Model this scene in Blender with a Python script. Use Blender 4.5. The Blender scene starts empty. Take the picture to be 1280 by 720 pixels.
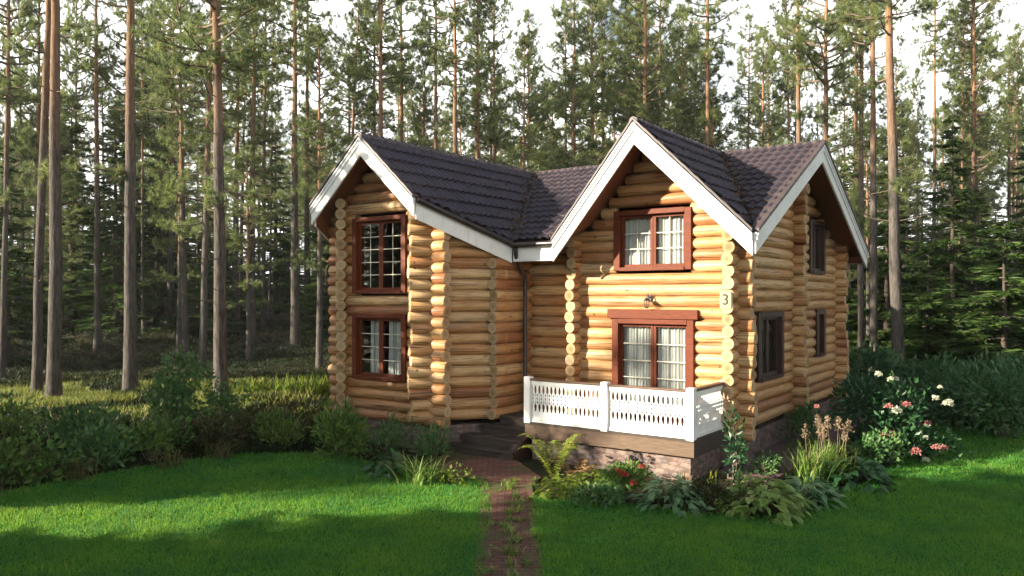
import bpy, bmesh, math, random
import numpy as np
from mathutils import Vector, Matrix

R = math.radians
rng = np.random.default_rng(7)
random.seed(7)
scene = bpy.context.scene
COL = scene.collection

# ------------------------------------------------------------------ helpers
class MB:
    """collects faces (tris and quads) and builds ONE mesh object"""
    def __init__(self):
        self.v = []; self.f = []; self.m = []; self.r = []; self.n = 0
    def add(self, V, F, mat=0, rnd=0.5):
        V = np.asarray(V, float).reshape(-1, 3); F = np.asarray(F, int)
        if len(V) == 0 or len(F) == 0: return self
        self.v.append(V)
        self.f.append(F + self.n)
        self.m.append(np.full(len(F), mat, int))
        self.r.append(np.broadcast_to(np.asarray(rnd, float), (len(V),)).copy())
        self.n += len(V)
        return self
    def box(self, x0, x1, y0, y1, z0, z1, mat=0, rnd=0.5):
        V = [(x, y, z) for x in (x0, x1) for y in (y0, y1) for z in (z0, z1)]
        F = [(0, 1, 3, 2), (4, 6, 7, 5), (0, 4, 5, 1), (2, 3, 7, 6), (0, 2, 6, 4), (1, 5, 7, 3)]
        return self.add(V, F, mat, rnd)
    def prism(self, poly, off, mat=0, rnd=0.5):
        """planar polygon (list of 3D points) pushed along off"""
        P = np.asarray(poly, float); n = len(P); Q = P + np.asarray(off, float)
        c0 = P.mean(0); c1 = Q.mean(0)
        V = np.vstack([P, Q, [c0], [c1]])
        F4 = [(i, (i + 1) % n, n + (i + 1) % n, n + i) for i in range(n)]
        F3 = [((i + 1) % n, i, 2 * n) for i in range(n)] + [(n + i, n + (i + 1) % n, 2 * n + 1) for i in range(n)]
        base = self.n
        self.add(V, F4, mat, rnd)
        self.f.append(np.asarray(F3, int) + base); self.m.append(np.full(len(F3), mat, int))
        return self
    def tube(self, pts, rad, sides=8, mat=0, rnd=0.5, cap=False):
        P = np.asarray(pts, float); n = len(P); rad = np.broadcast_to(np.asarray(rad, float), (n,))
        T = np.gradient(P, axis=0); T /= np.linalg.norm(T, axis=1)[:, None] + 1e-9
        ref = np.array([0, 0, 1.0]) if abs(T[0][2]) < 0.8 else np.array([1.0, 0, 0])
        A = np.cross(T, ref); A /= np.linalg.norm(A, axis=1)[:, None] + 1e-9
        B = np.cross(T, A)
        an = np.linspace(0, 2 * math.pi, sides, endpoint=False)
        V = (P[:, None, :] + rad[:, None, None] * (np.cos(an)[None, :, None] * A[:, None, :] + np.sin(an)[None, :, None] * B[:, None, :])).reshape(-1, 3)
        F = []
        for i in range(n - 1):
            for j in range(sides):
                k = (j + 1) % sides
                F.append((i * sides + j, i * sides + k, (i + 1) * sides + k, (i + 1) * sides + j))
        self.add(V, F, mat, rnd)
        if cap:
            for i, c in ((0, P[0]), (n - 1, P[-1])):
                V2 = np.vstack([V[i * sides:(i + 1) * sides], [c]])
                F2 = [((j + 1) % sides, j, sides) if i == 0 else (j, (j + 1) % sides, sides) for j in range(sides)]
                self.add(V2, F2, mat, rnd)
        return self
    def build(self, name, mats, parent=None, smooth=False, bevel=0):
        me = bpy.data.meshes.new(name)
        V = np.vstack(self.v)
        lt = np.concatenate([np.full(len(f), f.shape[1], int) for f in self.f])
        lv = np.concatenate([f.ravel() for f in self.f])
        ls = np.concatenate([[0], np.cumsum(lt)[:-1]])
        mi = np.concatenate(self.m)
        me.vertices.add(len(V)); me.vertices.foreach_set('co', V.ravel())
        me.loops.add(len(lv)); me.loops.foreach_set('vertex_index', lv)
        me.polygons.add(len(lt)); me.polygons.foreach_set('loop_start', ls)
        me.polygons.foreach_set('loop_total', lt); me.polygons.foreach_set('material_index', mi)
        me.polygons.foreach_set('use_smooth', np.full(len(lt), bool(smooth)))
        at = me.attributes.new('rnd', 'FLOAT', 'POINT')
        at.data.foreach_set('value', np.concatenate(self.r))
        for m in (mats if isinstance(mats, (list, tuple)) else [mats]): me.materials.append(m)
        me.update(); me.validate()
        o = bpy.data.objects.new(name, me); COL.objects.link(o)
        if parent is not None: o.parent = parent
        if bevel:
            b = o.modifiers.new('bevel', 'BEVEL'); b.width = bevel; b.segments = 2; b.limit_method = 'ANGLE'
        return o

def tag(o, label=None, cat=None, group=None, kind=None):
    if label: o['label'] = label
    if cat: o['category'] = cat
    if group: o['group'] = group
    if kind: o['kind'] = kind
    return o

def empty(name, loc=(0, 0, 0), rz=0.0, parent=None):
    o = bpy.data.objects.new(name, None); COL.objects.link(o)
    o.location = loc; o.rotation_euler = (0, 0, rz); o.empty_display_size = .3
    if parent is not None: o.parent = parent
    return o

def copy_tree(o, parent=None):
    c = o.copy(); COL.objects.link(c)
    c.parent = parent
    for ch in list(o.children): copy_tree(ch, c)
    return c

def unit(n):
    a = rng.normal(size=(n, 3)); return a / (np.linalg.norm(a, axis=1)[:, None] + 1e-9)
def nrm(a): return a / (np.linalg.norm(a, axis=-1, keepdims=True) + 1e-9)

def leaves(mb, P, D, L, W, rnd=None, mat=0, bend=0.12):
    """rhombic leaves, two triangles folded along the midrib"""
    n = len(P); D = nrm(D); L = np.broadcast_to(L, (n,))[:, None]; W = np.broadcast_to(W, (n,))[:, None]
    S = nrm(np.cross(D, unit(n))); N = np.cross(S, D)
    mid = P + D * L * .45 + N * L * bend
    V = np.stack([P, mid + S * W * .5, P + D * L, mid - S * W * .5], 1).reshape(-1, 3)
    F = np.arange(4 * n).reshape(n, 4)
    rnd = rng.random(n) if rnd is None else np.broadcast_to(rnd, (n,))
    mb.add(V, F, mat, np.repeat(rnd, 4))

def needles(mb, P, A, per, L, W, spread=.8, rnd=None, mat=0):
    n = len(P); Pp = np.repeat(P, per, 0); Aa = np.repeat(nrm(A), per, 0)
    D = nrm(Aa * .65 + unit(n * per) * spread)
    S = nrm(np.cross(D, unit(n * per)))
    l = (L * rng.uniform(.7, 1.25, n * per))[:, None]
    V = np.stack([Pp - S * W * .5, Pp + S * W * .5, Pp + D * l], 1).reshape(-1, 3)
    F = np.arange(3 * n * per).reshape(-1, 3)
    r = (np.repeat(rng.random(n), per) if rnd is None else np.repeat(rnd, per)) * .75 + rng.random(n * per) * .25
    mb.add(V, F, mat, np.repeat(r, 3))

# ------------------------------------------------------------------ materials
def newmat(name):
    m = bpy.data.materials.new(name); m.use_nodes = True
    nt = m.node_tree; nt.nodes.clear()
    out = nt.nodes.new('ShaderNodeOutputMaterial')
    return m, nt, out
def nd(nt, t, **kw):
    n = nt.nodes.new(t)
    for k, v in kw.items():
        if k in ('inp',):
            for a, b in v.items(): n.inputs[a].default_value = b
        else: setattr(n, k, v)
    return n
def ramp(nt, stops, fac=None, interp='LINEAR'):
    n = nt.nodes.new('ShaderNodeValToRGB'); cr = n.color_ramp; cr.interpolation = interp
    while len(cr.elements) < len(stops): cr.elements.new(.5)
    for e, (p, c) in zip(cr.elements, stops):
        e.position = p; e.color = (*c, 1) if len(c) == 3 else c
    if fac is not None: nt.links.new(fac, n.inputs[0])
    return n
def mixc(nt, a, b, fac, mode='MIX'):
    n = nt.nodes.new('ShaderNodeMix'); n.data_type = 'RGBA'; n.blend_type = mode
    for s, v in ((0, fac), (6, a), (7, b)):
        if hasattr(v, 'is_linked') or hasattr(v, 'links'): nt.links.new(v, n.inputs[s])
        elif s == 0: n.inputs[0].default_value = v
        else: n.inputs[s].default_value = (*v, 1)
    return n.outputs[2]
def coords(nt, scale=(1, 1, 1), kind='Object'):
    tc = nd(nt, 'ShaderNodeTexCoord'); mp = nd(nt, 'ShaderNodeMapping'); mp.inputs['Scale'].default_value = scale
    nt.links.new(tc.outputs[kind], mp.inputs[0]); return mp.outputs[0]
def noise(nt, vec, scale=5, detail=4, rough=.55):
    n = nd(nt, 'ShaderNodeTexNoise', inp={'Scale': scale, 'Detail': detail, 'Roughness': rough})
    if vec is not None: nt.links.new(vec, n.inputs['Vector'])
    return n.outputs[0]
def princ(nt, out, col, rough=.6, bump=None, bstr=.3, bdist=.01, spec=.3, metal=0, sheen=0):
    p = nd(nt, 'ShaderNodeBsdfPrincipled')
    if hasattr(col, 'links'): nt.links.new(col, p.inputs['Base Color'])
    else: p.inputs['Base Color'].default_value = (*col, 1)
    if hasattr(rough, 'links'): nt.links.new(rough, p.inputs['Roughness'])
    else: p.inputs['Roughness'].default_value = rough
    p.inputs['Specular IOR Level'].default_value = spec; p.inputs['Metallic'].default_value = metal
    if bump is not None:
        b = nd(nt, 'ShaderNodeBump', inp={'Strength': bstr, 'Distance': bdist}); nt.links.new(bump, b.inputs['Height'])
        nt.links.new(b.outputs[0], p.inputs['Normal'])
    nt.links.new(p.outputs[0], out.inputs[0]); return p
def rndattr(nt):
    a = nd(nt, 'ShaderNodeAttribute'); a.attribute_name = 'rnd'; return a.outputs['Fac']

def mat_log(name='log_wood'):
    m, nt, out = newmat(name)
    r = rndattr(nt)
    base = ramp(nt, [(0, (.30, .125, .050)), (.3, (.43, .215, .085)), (.6, (.53, .31, .13)), (1, (.62, .42, .21))], r).outputs[0]
    v = coords(nt, (1.1, 9, 9)); g = noise(nt, v, 3.2, 7, .62)
    base = mixc(nt, base, (.25, .085, .028), ramp(nt, [(.45, (0, 0, 0)), (.72, (.6, .6, .6))], g).outputs[0])
    v2 = coords(nt, (.55, 1.3, 2.2)); g2 = noise(nt, v2, 1.4, 3)
    base = mixc(nt, base, (.46, .33, .20), ramp(nt, [(.5, (0, 0, 0)), (.72, (.5, .5, .5))], g2).outputs[0])
    vk = coords(nt, (1.0, 1, 1)); vo = nd(nt, 'ShaderNodeTexVoronoi', inp={'Scale': 2.7}); nt.links.new(vk, vo.inputs['Vector'])
    base = mixc(nt, (.10, .04, .015), base, ramp(nt, [(.04, (0.1, .1, .1)), (.12, (1, 1, 1))], vo.outputs['Distance']).outputs[0])
    vc = coords(nt, (.5, 26, 26)); cr = noise(nt, vc, 2.0, 2, .4)
    crk = ramp(nt, [(.36, (.18, .18, .18)), (.42, (1, 1, 1))], cr).outputs[0]
    base = mixc(nt, base, crk, .8, 'MULTIPLY')
    princ(nt, out, base, .5, g, .35, .008, .35); return m
def mat_endgrain():
    m, nt, out = newmat('log_end_grain')
    base = ramp(nt, [(0, (.24, .145, .07)), (.5, (.42, .30, .165)), (1, (.50, .39, .25))], rndattr(nt)).outputs[0]
    n = noise(nt, coords(nt), 28, 5, .7)
    base = mixc(nt, base, (.20, .12, .06), ramp(nt, [(.5, (0, 0, 0)), (.8, (.8, .8, .8))], n).outputs[0])
    princ(nt, out, base, .8, n, .4, .006, .2); return m
def mat_flat(name, c1, c2, scale=6, rough=.55, stretch=(1, 1, 1), bstr=.15, spec=.3, bdist=.004, metal=0):
    m, nt, out = newmat(name)
    n = noise(nt, coords(nt, stretch), scale, 5, .6)
    princ(nt, out, ramp(nt, [(.3, c1), (.7, c2)], n).outputs[0], rough, n, bstr, bdist, spec, metal); return m
def mat_leaf(name, stops, trans=.35, rough=.55, spec=.3):
    m, nt, out = newmat(name)
    c = ramp(nt, stops, rndattr(nt)).outputs[0]
    p = nd(nt, 'ShaderNodeBsdfPrincipled', inp={'Roughness': rough, 'Specular IOR Level': spec}); nt.links.new(c, p.inputs['Base Color'])
    t = nd(nt, 'ShaderNodeBsdfTranslucent')
    tc = mixc(nt, c, (1.0, .95, .35), .5, 'MULTIPLY'); nt.links.new(c, t.inputs[0])
    mx = nd(nt, 'ShaderNodeMixShader', inp={0: trans}); nt.links.new(p.outputs[0], mx.inputs[1]); nt.links.new(t.outputs[0], mx.inputs[2])
    nt.links.new(mx.outputs[0], out.inputs[0]); return m
def mat_bark(name, low, low2, hi, z0, z1):
    m, nt, out = newmat(name)
    tc = nd(nt, 'ShaderNodeTexCoord'); sp = nd(nt, 'ShaderNodeSeparateXYZ'); nt.links.new(tc.outputs['Object'], sp.inputs[0])
    n1 = noise(nt, coords(nt, (9, 9, 1.6)), 1.6, 6, .65)
    n2 = noise(nt, coords(nt, (1, 1, .5)), .7, 3)
    mr = nd(nt, 'ShaderNodeMapRange', inp={1: z0, 2: z1}); nt.links.new(sp.outputs[2], mr.inputs[0])
    ad = nd(nt, 'ShaderNodeMath', operation='MULTIPLY_ADD'); nt.links.new(n2, ad.inputs[0]); ad.inputs[1].default_value = .9
    sb = nd(nt, 'ShaderNodeMath', operation='SUBTRACT'); nt.links.new(mr.outputs[0], sb.inputs[0]); sb.inputs[1].default_value = .45
    nt.links.new(sb.outputs[0], ad.inputs[2])
    lowc = ramp(nt, [(.35, low), (.65, low2)], n1).outputs[0]
    hic = ramp(nt, [(.3, tuple(x * .6 for x in hi)), (.65, hi)], n1).outputs[0]
    cl = nd(nt, 'ShaderNodeClamp'); nt.links.new(ad.outputs[0], cl.inputs[0])
    c = mixc(nt, lowc, hic, cl.outputs[0])
    princ(nt, out, c, .9, n1, .9, .04, .1); return m

M = {}
M['log'] = mat_log(); M['end'] = mat_endgrain()
def mat_white():
    m, nt, out = newmat('white_painted_board')
    n = noise(nt, coords(nt, (1, 1, 1)), 1.8, 6, .7); n2 = noise(nt, coords(nt, (9, 9, .7)), 2.2, 5, .65)
    c = mixc(nt, (.80, .80, .78), (.60, .60, .55), ramp(nt, [(.48, (0, 0, 0)), (.75, (.8, .8, .8))], n).outputs[0])
    c = mixc(nt, c, (.52, .52, .46), ramp(nt, [(.55, (0, 0, 0)), (.78, (.7, .7, .7))], n2).outputs[0])
    princ(nt, out, c, .5, n2, .15, .004, .3); return m
M['white'] = mat_white()
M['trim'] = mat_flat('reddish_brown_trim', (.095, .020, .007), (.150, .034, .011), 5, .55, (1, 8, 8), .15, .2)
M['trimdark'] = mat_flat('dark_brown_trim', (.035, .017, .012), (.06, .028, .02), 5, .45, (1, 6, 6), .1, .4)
M['soffit'] = mat_flat('stained_soffit_boards', (.16, .055, .025), (.25, .095, .045), 4, .55, (9, 1, 1), .2)
M['gutter'] = mat_flat('dark_brown_metal', (.018, .012, .012), (.03, .02, .018), 4, .35, (1, 1, 1), .03, .5)
M['ridge'] = mat_flat('ridge_cap_metal', (.048, .036, .038), (.095, .07, .066), 5, .5, (1, 1, 1), .1, .4)
M['muntin'] = mat_flat('brass_white_muntin', (.58, .54, .42), (.66, .62, .50), 4, .35)
M['deckwood'] = mat_flat('weathered_deck_boards', (.035, .028, .024), (.085, .064, .05), 5, .75, (1, 10, 10), .4)
M['fasciawood'] = mat_flat('brown_fascia_board', (.085, .055, .036), (.15, .098, .066), 4, .65, (1, 10, 10), .25)
M['capwood'] = mat_flat('brown_handrail_cap', (.09, .05, .035), (.15, .085, .06), 4, .5, (1, 8, 8), .15)
M['curtain'] = mat_flat('sheer_curtain', (.42, .42, .40), (.56, .56, .53), 2, .9)
M['dark'] = mat_flat('unlit_room_black', (.02, .016, .013), (.03, .024, .02), 2, .9)
M['iron'] = mat_flat('black_iron', (.012, .012, .013), (.025, .025, .027), 8, .4, (1, 1, 1), .1, .5)
M['plate'] = mat_flat('cream_enamel_plate', (.33, .26, .16), (.40, .32, .20), 5, .4)
M['ink'] = mat_flat('black_ink', (.012, .011, .010), (.016, .015, .014), 5, .5)

def mat_roof():
    m, nt, out = newmat('metal_tile_roof')
    n = noise(nt, coords(nt), 1.3, 5, .6); n2 = noise(nt, coords(nt), 30, 3)
    c = ramp(nt, [(.3, (.038, .029, .038)), (.7, (.062, .048, .058))], n).outputs[0]
    c = mixc(nt, c, (.085, .085, .06), ramp(nt, [(.6, (0, 0, 0)), (.85, (.35, .35, .35))], n2).outputs[0])
    princ(nt, out, c, .52, n2, .05, .002, .3); return m
M['roof'] = mat_roof()
def mat_stone():
    m, nt, out = newmat('plinth_stone')
    v = coords(nt, (1, 1, 1)); br = nd(nt, 'ShaderNodeTexVoronoi', inp={'Scale': 5.5}); nt.links.new(coords(nt, (1, 1, 2.2)), br.inputs['Vector'])
    n = noise(nt, v, 14, 6, .7)
    c = ramp(nt, [(0, (.19, .125, .105)), (.5, (.27, .20, .17)), (1, (.16, .14, .14))], br.outputs['Color']).outputs[0]
    c = mixc(nt, c, (.12, .09, .08), ramp(nt, [(.48, (0, 0, 0)), (.75, (.8, .8, .8))], n).outputs[0])
    d = ramp(nt, [(0, (1, 1, 1)), (.5, (.2, .2, .2))], br.outputs['Distance']).outputs[0]
    c = mixc(nt, c, ramp(nt, [(0, (1, 1, 1)), (.42, (1, 1, 1)), (.6, (.35, .32, .30))], br.outputs['Distance']).outputs[0], .55, 'MULTIPLY')
    princ(nt, out, c, .85, n, .8, .03, .2); return m
M['stone'] = mat_stone()
def mat_brick(name, c1, c2, mortar, scale=4):
    m, nt, out = newmat(name)
    b = nd(nt, 'ShaderNodeTexBrick', inp={'Color1': (*c1, 1), 'Color2': (*c2, 1), 'Mortar': (*mortar, 1), 'Scale': scale, 'Mortar Size': .028, 'Brick Width': .8, 'Row Height': .4})
    nt.links.new(coords(nt), b.inputs['Vector'])
    n = noise(nt, coords(nt), 7, 6, .7); n2 = noise(nt, coords(nt), 1.1, 4, .6)
    c = mixc(nt, b.outputs[0], (.05, .045, .025), ramp(nt, [(.45, (0, 0, 0)), (.7, (.7, .7, .7))], n).outputs[0])
    c = mixc(nt, c, (.06, .085, .025), ramp(nt, [(.5, (0, 0, 0)), (.65, (.75, .75, .75))], n2).outputs[0])
    princ(nt, out, c, .85, n, .5, .012, .2); return m
M['brick'] = mat_brick('red_path_brick', (.15, .062, .052), (.21, .095, .078), (.035, .03, .02), 3.3)
M['apron'] = mat_brick('purple_paving', (.17, .085, .105), (.22, .11, .13), (.07, .06, .06), 5)

def mat_ground():
    m, nt, out = newmat('forest_floor')
    n1 = noise(nt, coords(nt), .35, 6, .65); n2 = noise(nt, coords(nt), 5, 6, .7)
    c = ramp(nt, [(.35, (.016, .024, .008)), (.5, (.032, .028, .014)), (.62, (.055, .040, .022)), (.75, (.032, .042, .012))], n1).outputs[0]
    c = mixc(nt, c, (.02, .02, .01), ramp(nt, [(.45, (0, 0, 0)), (.7, (.7, .7, .7))], n2).outputs[0])
    princ(nt, out, c, .95, n2, .8, .06, .1); return m
M['ground'] = mat_ground()
def mat_lawn():
    m, nt, out = newmat('lawn_soil')
    n1 = noise(nt, coords(nt), .8, 5, .6); n2 = noise(nt, coords(nt), 22, 5, .7)
    c = ramp(nt, [(.3, (.025, .13, .022)), (.7, (.045, .19, .03))], n1).outputs[0]
    c = mixc(nt, c, (.02, .05, .008), ramp(nt, [(.45, (0, 0, 0)), (.7, (.8, .8, .8))], n2).outputs[0])
    princ(nt, out, c, .95, n2, .7, .03, .1); return m
M['lawn'] = mat_lawn()
def mat_grass():
    m, nt, out = newmat('grass_blades')
    n1 = noise(nt, coords(nt), .8, 6, .68); n3 = noise(nt, coords(nt, (1, 1, 1)), 4.2, 4, .6)
    r = rndattr(nt)
    c = ramp(nt, [(0, (.042, .20, .034)), (.55, (.095, .33, .045)), (.9, (.23, .40, .055)), (1, (.40, .37, .14))], r).outputs[0]
    c = mixc(nt, c, (.026, .20, .06), ramp(nt, [(.36, (.8, .8, .8)), (.56, (0, 0, 0))], n1).outputs[0])
    c = mixc(nt, c, (.15, .31, .03), ramp(nt, [(.55, (0, 0, 0)), (.75, (.7, .7, .7))], n3).outputs[0])
    p = nd(nt, 'ShaderNodeBsdfPrincipled', inp={'Roughness': .55, 'Specular IOR Level': .25}); nt.links.new(c, p.inputs['Base Color'])
    t = nd(nt, 'ShaderNodeBsdfTranslucent'); nt.links.new(mixc(nt, c, (.34, .38, .03), .45), t.inputs[0])
    mx = nd(nt, 'ShaderNodeMixShader', inp={0: .5}); nt.links.new(p.outputs[0], mx.inputs[1]); nt.links.new(t.outputs[0], mx.inputs[2])
    nt.links.new(mx.outputs[0], out.inputs[0]); return m
M['grass'] = mat_grass()
def mat_glass():
    m, nt, out = newmat('window_glass')
    tr = nd(nt, 'ShaderNodeBsdfTransparent'); tr.inputs[0].default_value = (.97, .985, .98, 1)
    gl = nd(nt, 'ShaderNodeBsdfGlossy', inp={'Roughness': .02})
    fr = nd(nt, 'ShaderNodeLayerWeight', inp={'Blend': .5}); pw = nd(nt, 'ShaderNodeMath', operation='POWER'); nt.links.new(fr.outputs['Facing'], pw.inputs[0]); pw.inputs[1].default_value = 3.0
    mr = nd(nt, 'ShaderNodeMath', operation='MULTIPLY_ADD'); nt.links.new(pw.outputs[0], mr.inputs[0]); mr.inputs[1].default_value = .6; mr.inputs[2].default_value = .055
    mx = nd(nt, 'ShaderNodeMixShader'); nt.links.new(mr.outputs[0], mx.inputs[0]); nt.links.new(tr.outputs[0], mx.inputs[1]); nt.links.new(gl.outputs[0], mx.inputs[2])
    nt.links.new(mx.outputs[0], out.inputs[0]); return m
M['glass'] = mat_glass()
M['pinebark'] = mat_bark('pine_bark', (.042, .037, .033), (.118, .104, .093), (.33, .185, .10), 7.0, 16.0)
M['sprucebark'] = mat_bark('spruce_bark', (.05, .04, .032), (.10, .08, .065), (.11, .085, .07), 8, 20)
M['twig'] = mat_flat('bare_twigs', (.09, .07, .055), (.16, .12, .09), 6, .9)
M['pine'] = mat_leaf('pine_needles', [(0, (.075, .12, .055)), (.5, (.175, .225, .08)), (.85, (.28, .31, .10)), (1, (.37, .38, .16))], .5, .5)
M['spruce'] = mat_leaf('spruce_needles', [(0, (.022, .048, .012)), (.6, (.055, .105, .024)), (1, (.14, .20, .045))], .45, .55)
M['shrub'] = mat_leaf('shrub_leaves', [(0, (.05, .11, .022)), (.5, (.115, .21, .042)), (1, (.24, .31, .08))], .35)
M['shrubdry'] = mat_leaf('dry_weeds', [(0, (.022, .034, .010)), (.5, (.055, .060, .020)), (1, (.115, .085, .035))], .3)
M['cover'] = mat_leaf('blueberry_cover', [(0, (.010, .022, .006)), (.5, (.024, .040, .010)), (.85, (.05, .06, .016)), (1, (.085, .06, .022))], .3)
M['rhodo'] = mat_leaf('glossy_green_leaves', [(0, (.030, .085, .030)), (.5, (.06, .15, .05)), (1, (.13, .23, .08))], .25, .4, .5)
M['shrubteal'] = mat_leaf('bluish_leaves', [(0, (.035, .092, .028)), (.5, (.075, .175, .05)), (1, (.17, .27, .09))], .3, .45, .4)
M['lime'] = mat_leaf('lime_leaves', [(0, (.07, .13, .015)), (.5, (.15, .22, .025)), (1, (.28, .30, .06))], .4)
M['hosta'] = mat_leaf('hosta_leaves', [(0, (.035, .10, .035)), (.55, (.06, .14, .05)), (.8, (.13, .20, .07)), (1, (.36, .40, .18))], .3, .42, .4)
M['hostalime'] = mat_leaf('variegated_hosta_leaves', [(0, (.14, .25, .05)), (.5, (.23, .34, .08)), (.8, (.36, .43, .15)), (1, (.55, .56, .28))], .35, .42, .4)
M['hostapale'] = mat_leaf('pale_hosta_leaves', [(0, (.075, .18, .075)), (.6, (.15, .28, .12)), (1, (.42, .50, .34))], .3, .42, .4)
M['hostadark'] = mat_leaf('dark_hosta_leaves', [(0, (.016, .055, .02)), (.7, (.034, .098, .034)), (1, (.075, .15, .05))], .25, .4, .45)
M['fern'] = mat_leaf('fern_fronds', [(0, (.10, .15, .02)), (.5, (.20, .25, .03)), (1, (.32, .31, .06))], .4)
M['ferndry'] = mat_leaf('dry_fern_fronds', [(0, (.12, .07, .025)), (1, (.26, .16, .07))], .35)
M['blade'] = mat_leaf('clump_grass', [(0, (.06, .14, .025)), (.6, (.15, .26, .045)), (1, (.33, .36, .11))], .35)
M['dryblade'] = mat_leaf('dry_grass_blades', [(0, (.05, .08, .02)), (.5, (.12, .12, .04)), (1, (.26, .19, .09))], .35)
M['sunpatchgrass'] = mat_leaf('sunpatch_grass', [(0, (.08, .13, .025)), (.5, (.18, .22, .04)), (1, (.33, .30, .09))], .4)
M['plume'] = mat_leaf('peach_plumes', [(0, (.24, .17, .10)), (1, (.42, .32, .21))], .3)
M['petalwhite'] = mat_leaf('white_petals', [(0, (.55, .56, .40)), (1, (.78, .77, .66))], .25)
M['petalpink'] = mat_leaf('pink_petals', [(0, (.35, .11, .10)), (1, (.60, .30, .26))], .25)
M['petalred'] = mat_leaf('red_petals', [(0, (.38, .02, .02)), (1, (.55, .05, .05))], .2)
M['birchbark'] = mat_flat('pale_bark', (.25, .22, .18), (.48, .44, .38), 3, .85, (1, 1, 4), .3)

# ------------------------------------------------------------------ camera, world, sun
EYE = 3.42
F_PX, CXP, YH = 995.0, 640.0, 370.0
cam = bpy.data.cameras.new('camera'); camo = bpy.data.objects.new('camera', cam); COL.objects.link(camo)
camo.location = (0, 0, EYE); camo.rotation_euler = (R(90), 0, 0)
cam.sensor_width = 36; cam.lens = F_PX / 1280 * 36; cam.shift_y = 10 / 1280; cam.clip_end = 2000; cam.clip_start = .1
scene.camera = camo

SUN_EL = R(18.5)
to_sun = Vector((-.959 * math.cos(SUN_EL), -.282 * math.cos(SUN_EL), math.sin(SUN_EL))).normalized()
sun = bpy.data.lights.new('sun', 'SUN'); suno = bpy.data.objects.new('sun', sun); COL.objects.link(suno)
sun.energy = 5.0; sun.angle = R(.55); sun.color = (1, .89, .71)
suno.rotation_euler = to_sun.to_track_quat('Z', 'Y').to_euler(); suno.location = (-20, -5, 30)
w = bpy.data.worlds.new('World'); scene.world = w; w.use_nodes = True
nt = w.node_tree; bg = nt.nodes['Background']
sky = nt.nodes.new('ShaderNodeTexSky'); sky.sky_type = 'NISHITA'; sky.sun_disc = False
sky.sun_elevation = SUN_EL; sky.sun_rotation = math.atan2(to_sun.x, to_sun.y); sky.dust_density = 2.5; sky.air_density = 1.0; sky.ozone_density = 1.0
# thin bright cloud low over the forest
tc = nd(nt, 'ShaderNodeTexCoord'); sp = nd(nt, 'ShaderNodeSeparateXYZ'); nt.links.new(tc.outputs['Generated'], sp.inputs[0])
mp = nd(nt, 'ShaderNodeMapping'); mp.inputs['Scale'].default_value = (1, 1, 2.4); nt.links.new(tc.outputs['Generated'], mp.inputs[0])
cn = noise(nt, mp.outputs[0], 3.1, 7, .6)
cmask = ramp(nt, [(.30, (0, 0, 0)), (.50, (1, 1, 1))], cn).outputs[0]
lowm = ramp(nt, [(0, (1, 1, 1)), (.36, (1, 1, 1)), (.55, (.04, .04, .04))], sp.outputs[2]).outputs[0]
mk = nd(nt, 'ShaderNodeMath', operation='MULTIPLY'); nt.links.new(cmask, mk.inputs[0]); nt.links.new(lowm, mk.inputs[1])
skyc = mixc(nt, sky.outputs[0], (17.0, 17.2, 17.0), mk.outputs[0])
nt.links.new(skyc, bg.inputs[0]); bg.inputs[1].default_value = .05
vs = scene.view_settings; vs.view_transform = 'Standard'; vs.look = 'None'; vs.gamma = 1; vs.exposure = 1.8
cy = scene.cycles
cy.max_bounces = 6; cy.diffuse_bounces = 3; cy.glossy_bounces = 3; cy.transparent_max_bounces = 10; cy.transmission_bounces = 3
cy.use_adaptive_sampling = True; cy.adaptive_threshold = .03
try: cy.use_denoising = True; cy.denoiser = 'OPENIMAGEDENOISE'
except Exception: pass
cy.caustics_reflective = False; cy.caustics_refractive = False; cy.sample_clamp_indirect = 8

# ------------------------------------------------------------------ ground
def sstep(a, b, x):
    t = np.clip((x - a) / (b - a), 0, 1); return t * t * (3 - 2 * t)
def gh(x, y):
    x = np.asarray(x, float); y = np.asarray(y, float)
    rise = 1.9 * sstep(34, 54, y) + 1.5 * sstep(60, 200, y)
    far = sstep(20, 30, y)
    bump = far * (.12 * np.sin(x * .55 + .3 * y) * np.cos(y * .43) + .08 * np.sin(1.3 * x - .8 * y))
    return rise + bump
def ground_at(px, ypx):  # pixel of the 1280-wide photo -> point on flat ground
    z = EYE * F_PX / (ypx - YH); return ((px - CXP) / F_PX * z, z)

mb = MB()
gx = np.concatenate([np.linspace(-240, -60, 10), np.linspace(-55, 55, 111), np.linspace(60, 240, 10)])
gy = np.concatenate([np.linspace(-120, -20, 6), np.linspace(-15, 90, 106), np.linspace(100, 260, 10)])
X, Y = np.meshgrid(gx, gy, indexing='ij'); Z = gh(X, Y)
nx, ny = X.shape
V = np.stack([X, Y, Z], -1).reshape(-1, 3)
I = np.arange(nx * ny).reshape(nx, ny)
F = np.stack([I[:-1, :-1], I[1:, :-1], I[1:, 1:], I[:-1, 1:]], -1).reshape(-1, 4)
mb.add(V, F)
tag(mb.build('ground', M['ground'], smooth=True), kind='structure')

# ------------------------------------------------------------------ the house
O = (4.477, 16.0); UA = math.atan2(-.582, .813)
UX = np.array([.813, -.582]); VX = np.array([.582, .813])
def uv(u, v): p = np.array(O) + u * UX + v * VX; return float(p[0]), float(p[1])
house = empty('log_house', (O[0], O[1], 0), UA)
tag(house, 'two storey round log house with dark tile roofs, white rake boards and brown windows', 'house')

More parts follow.
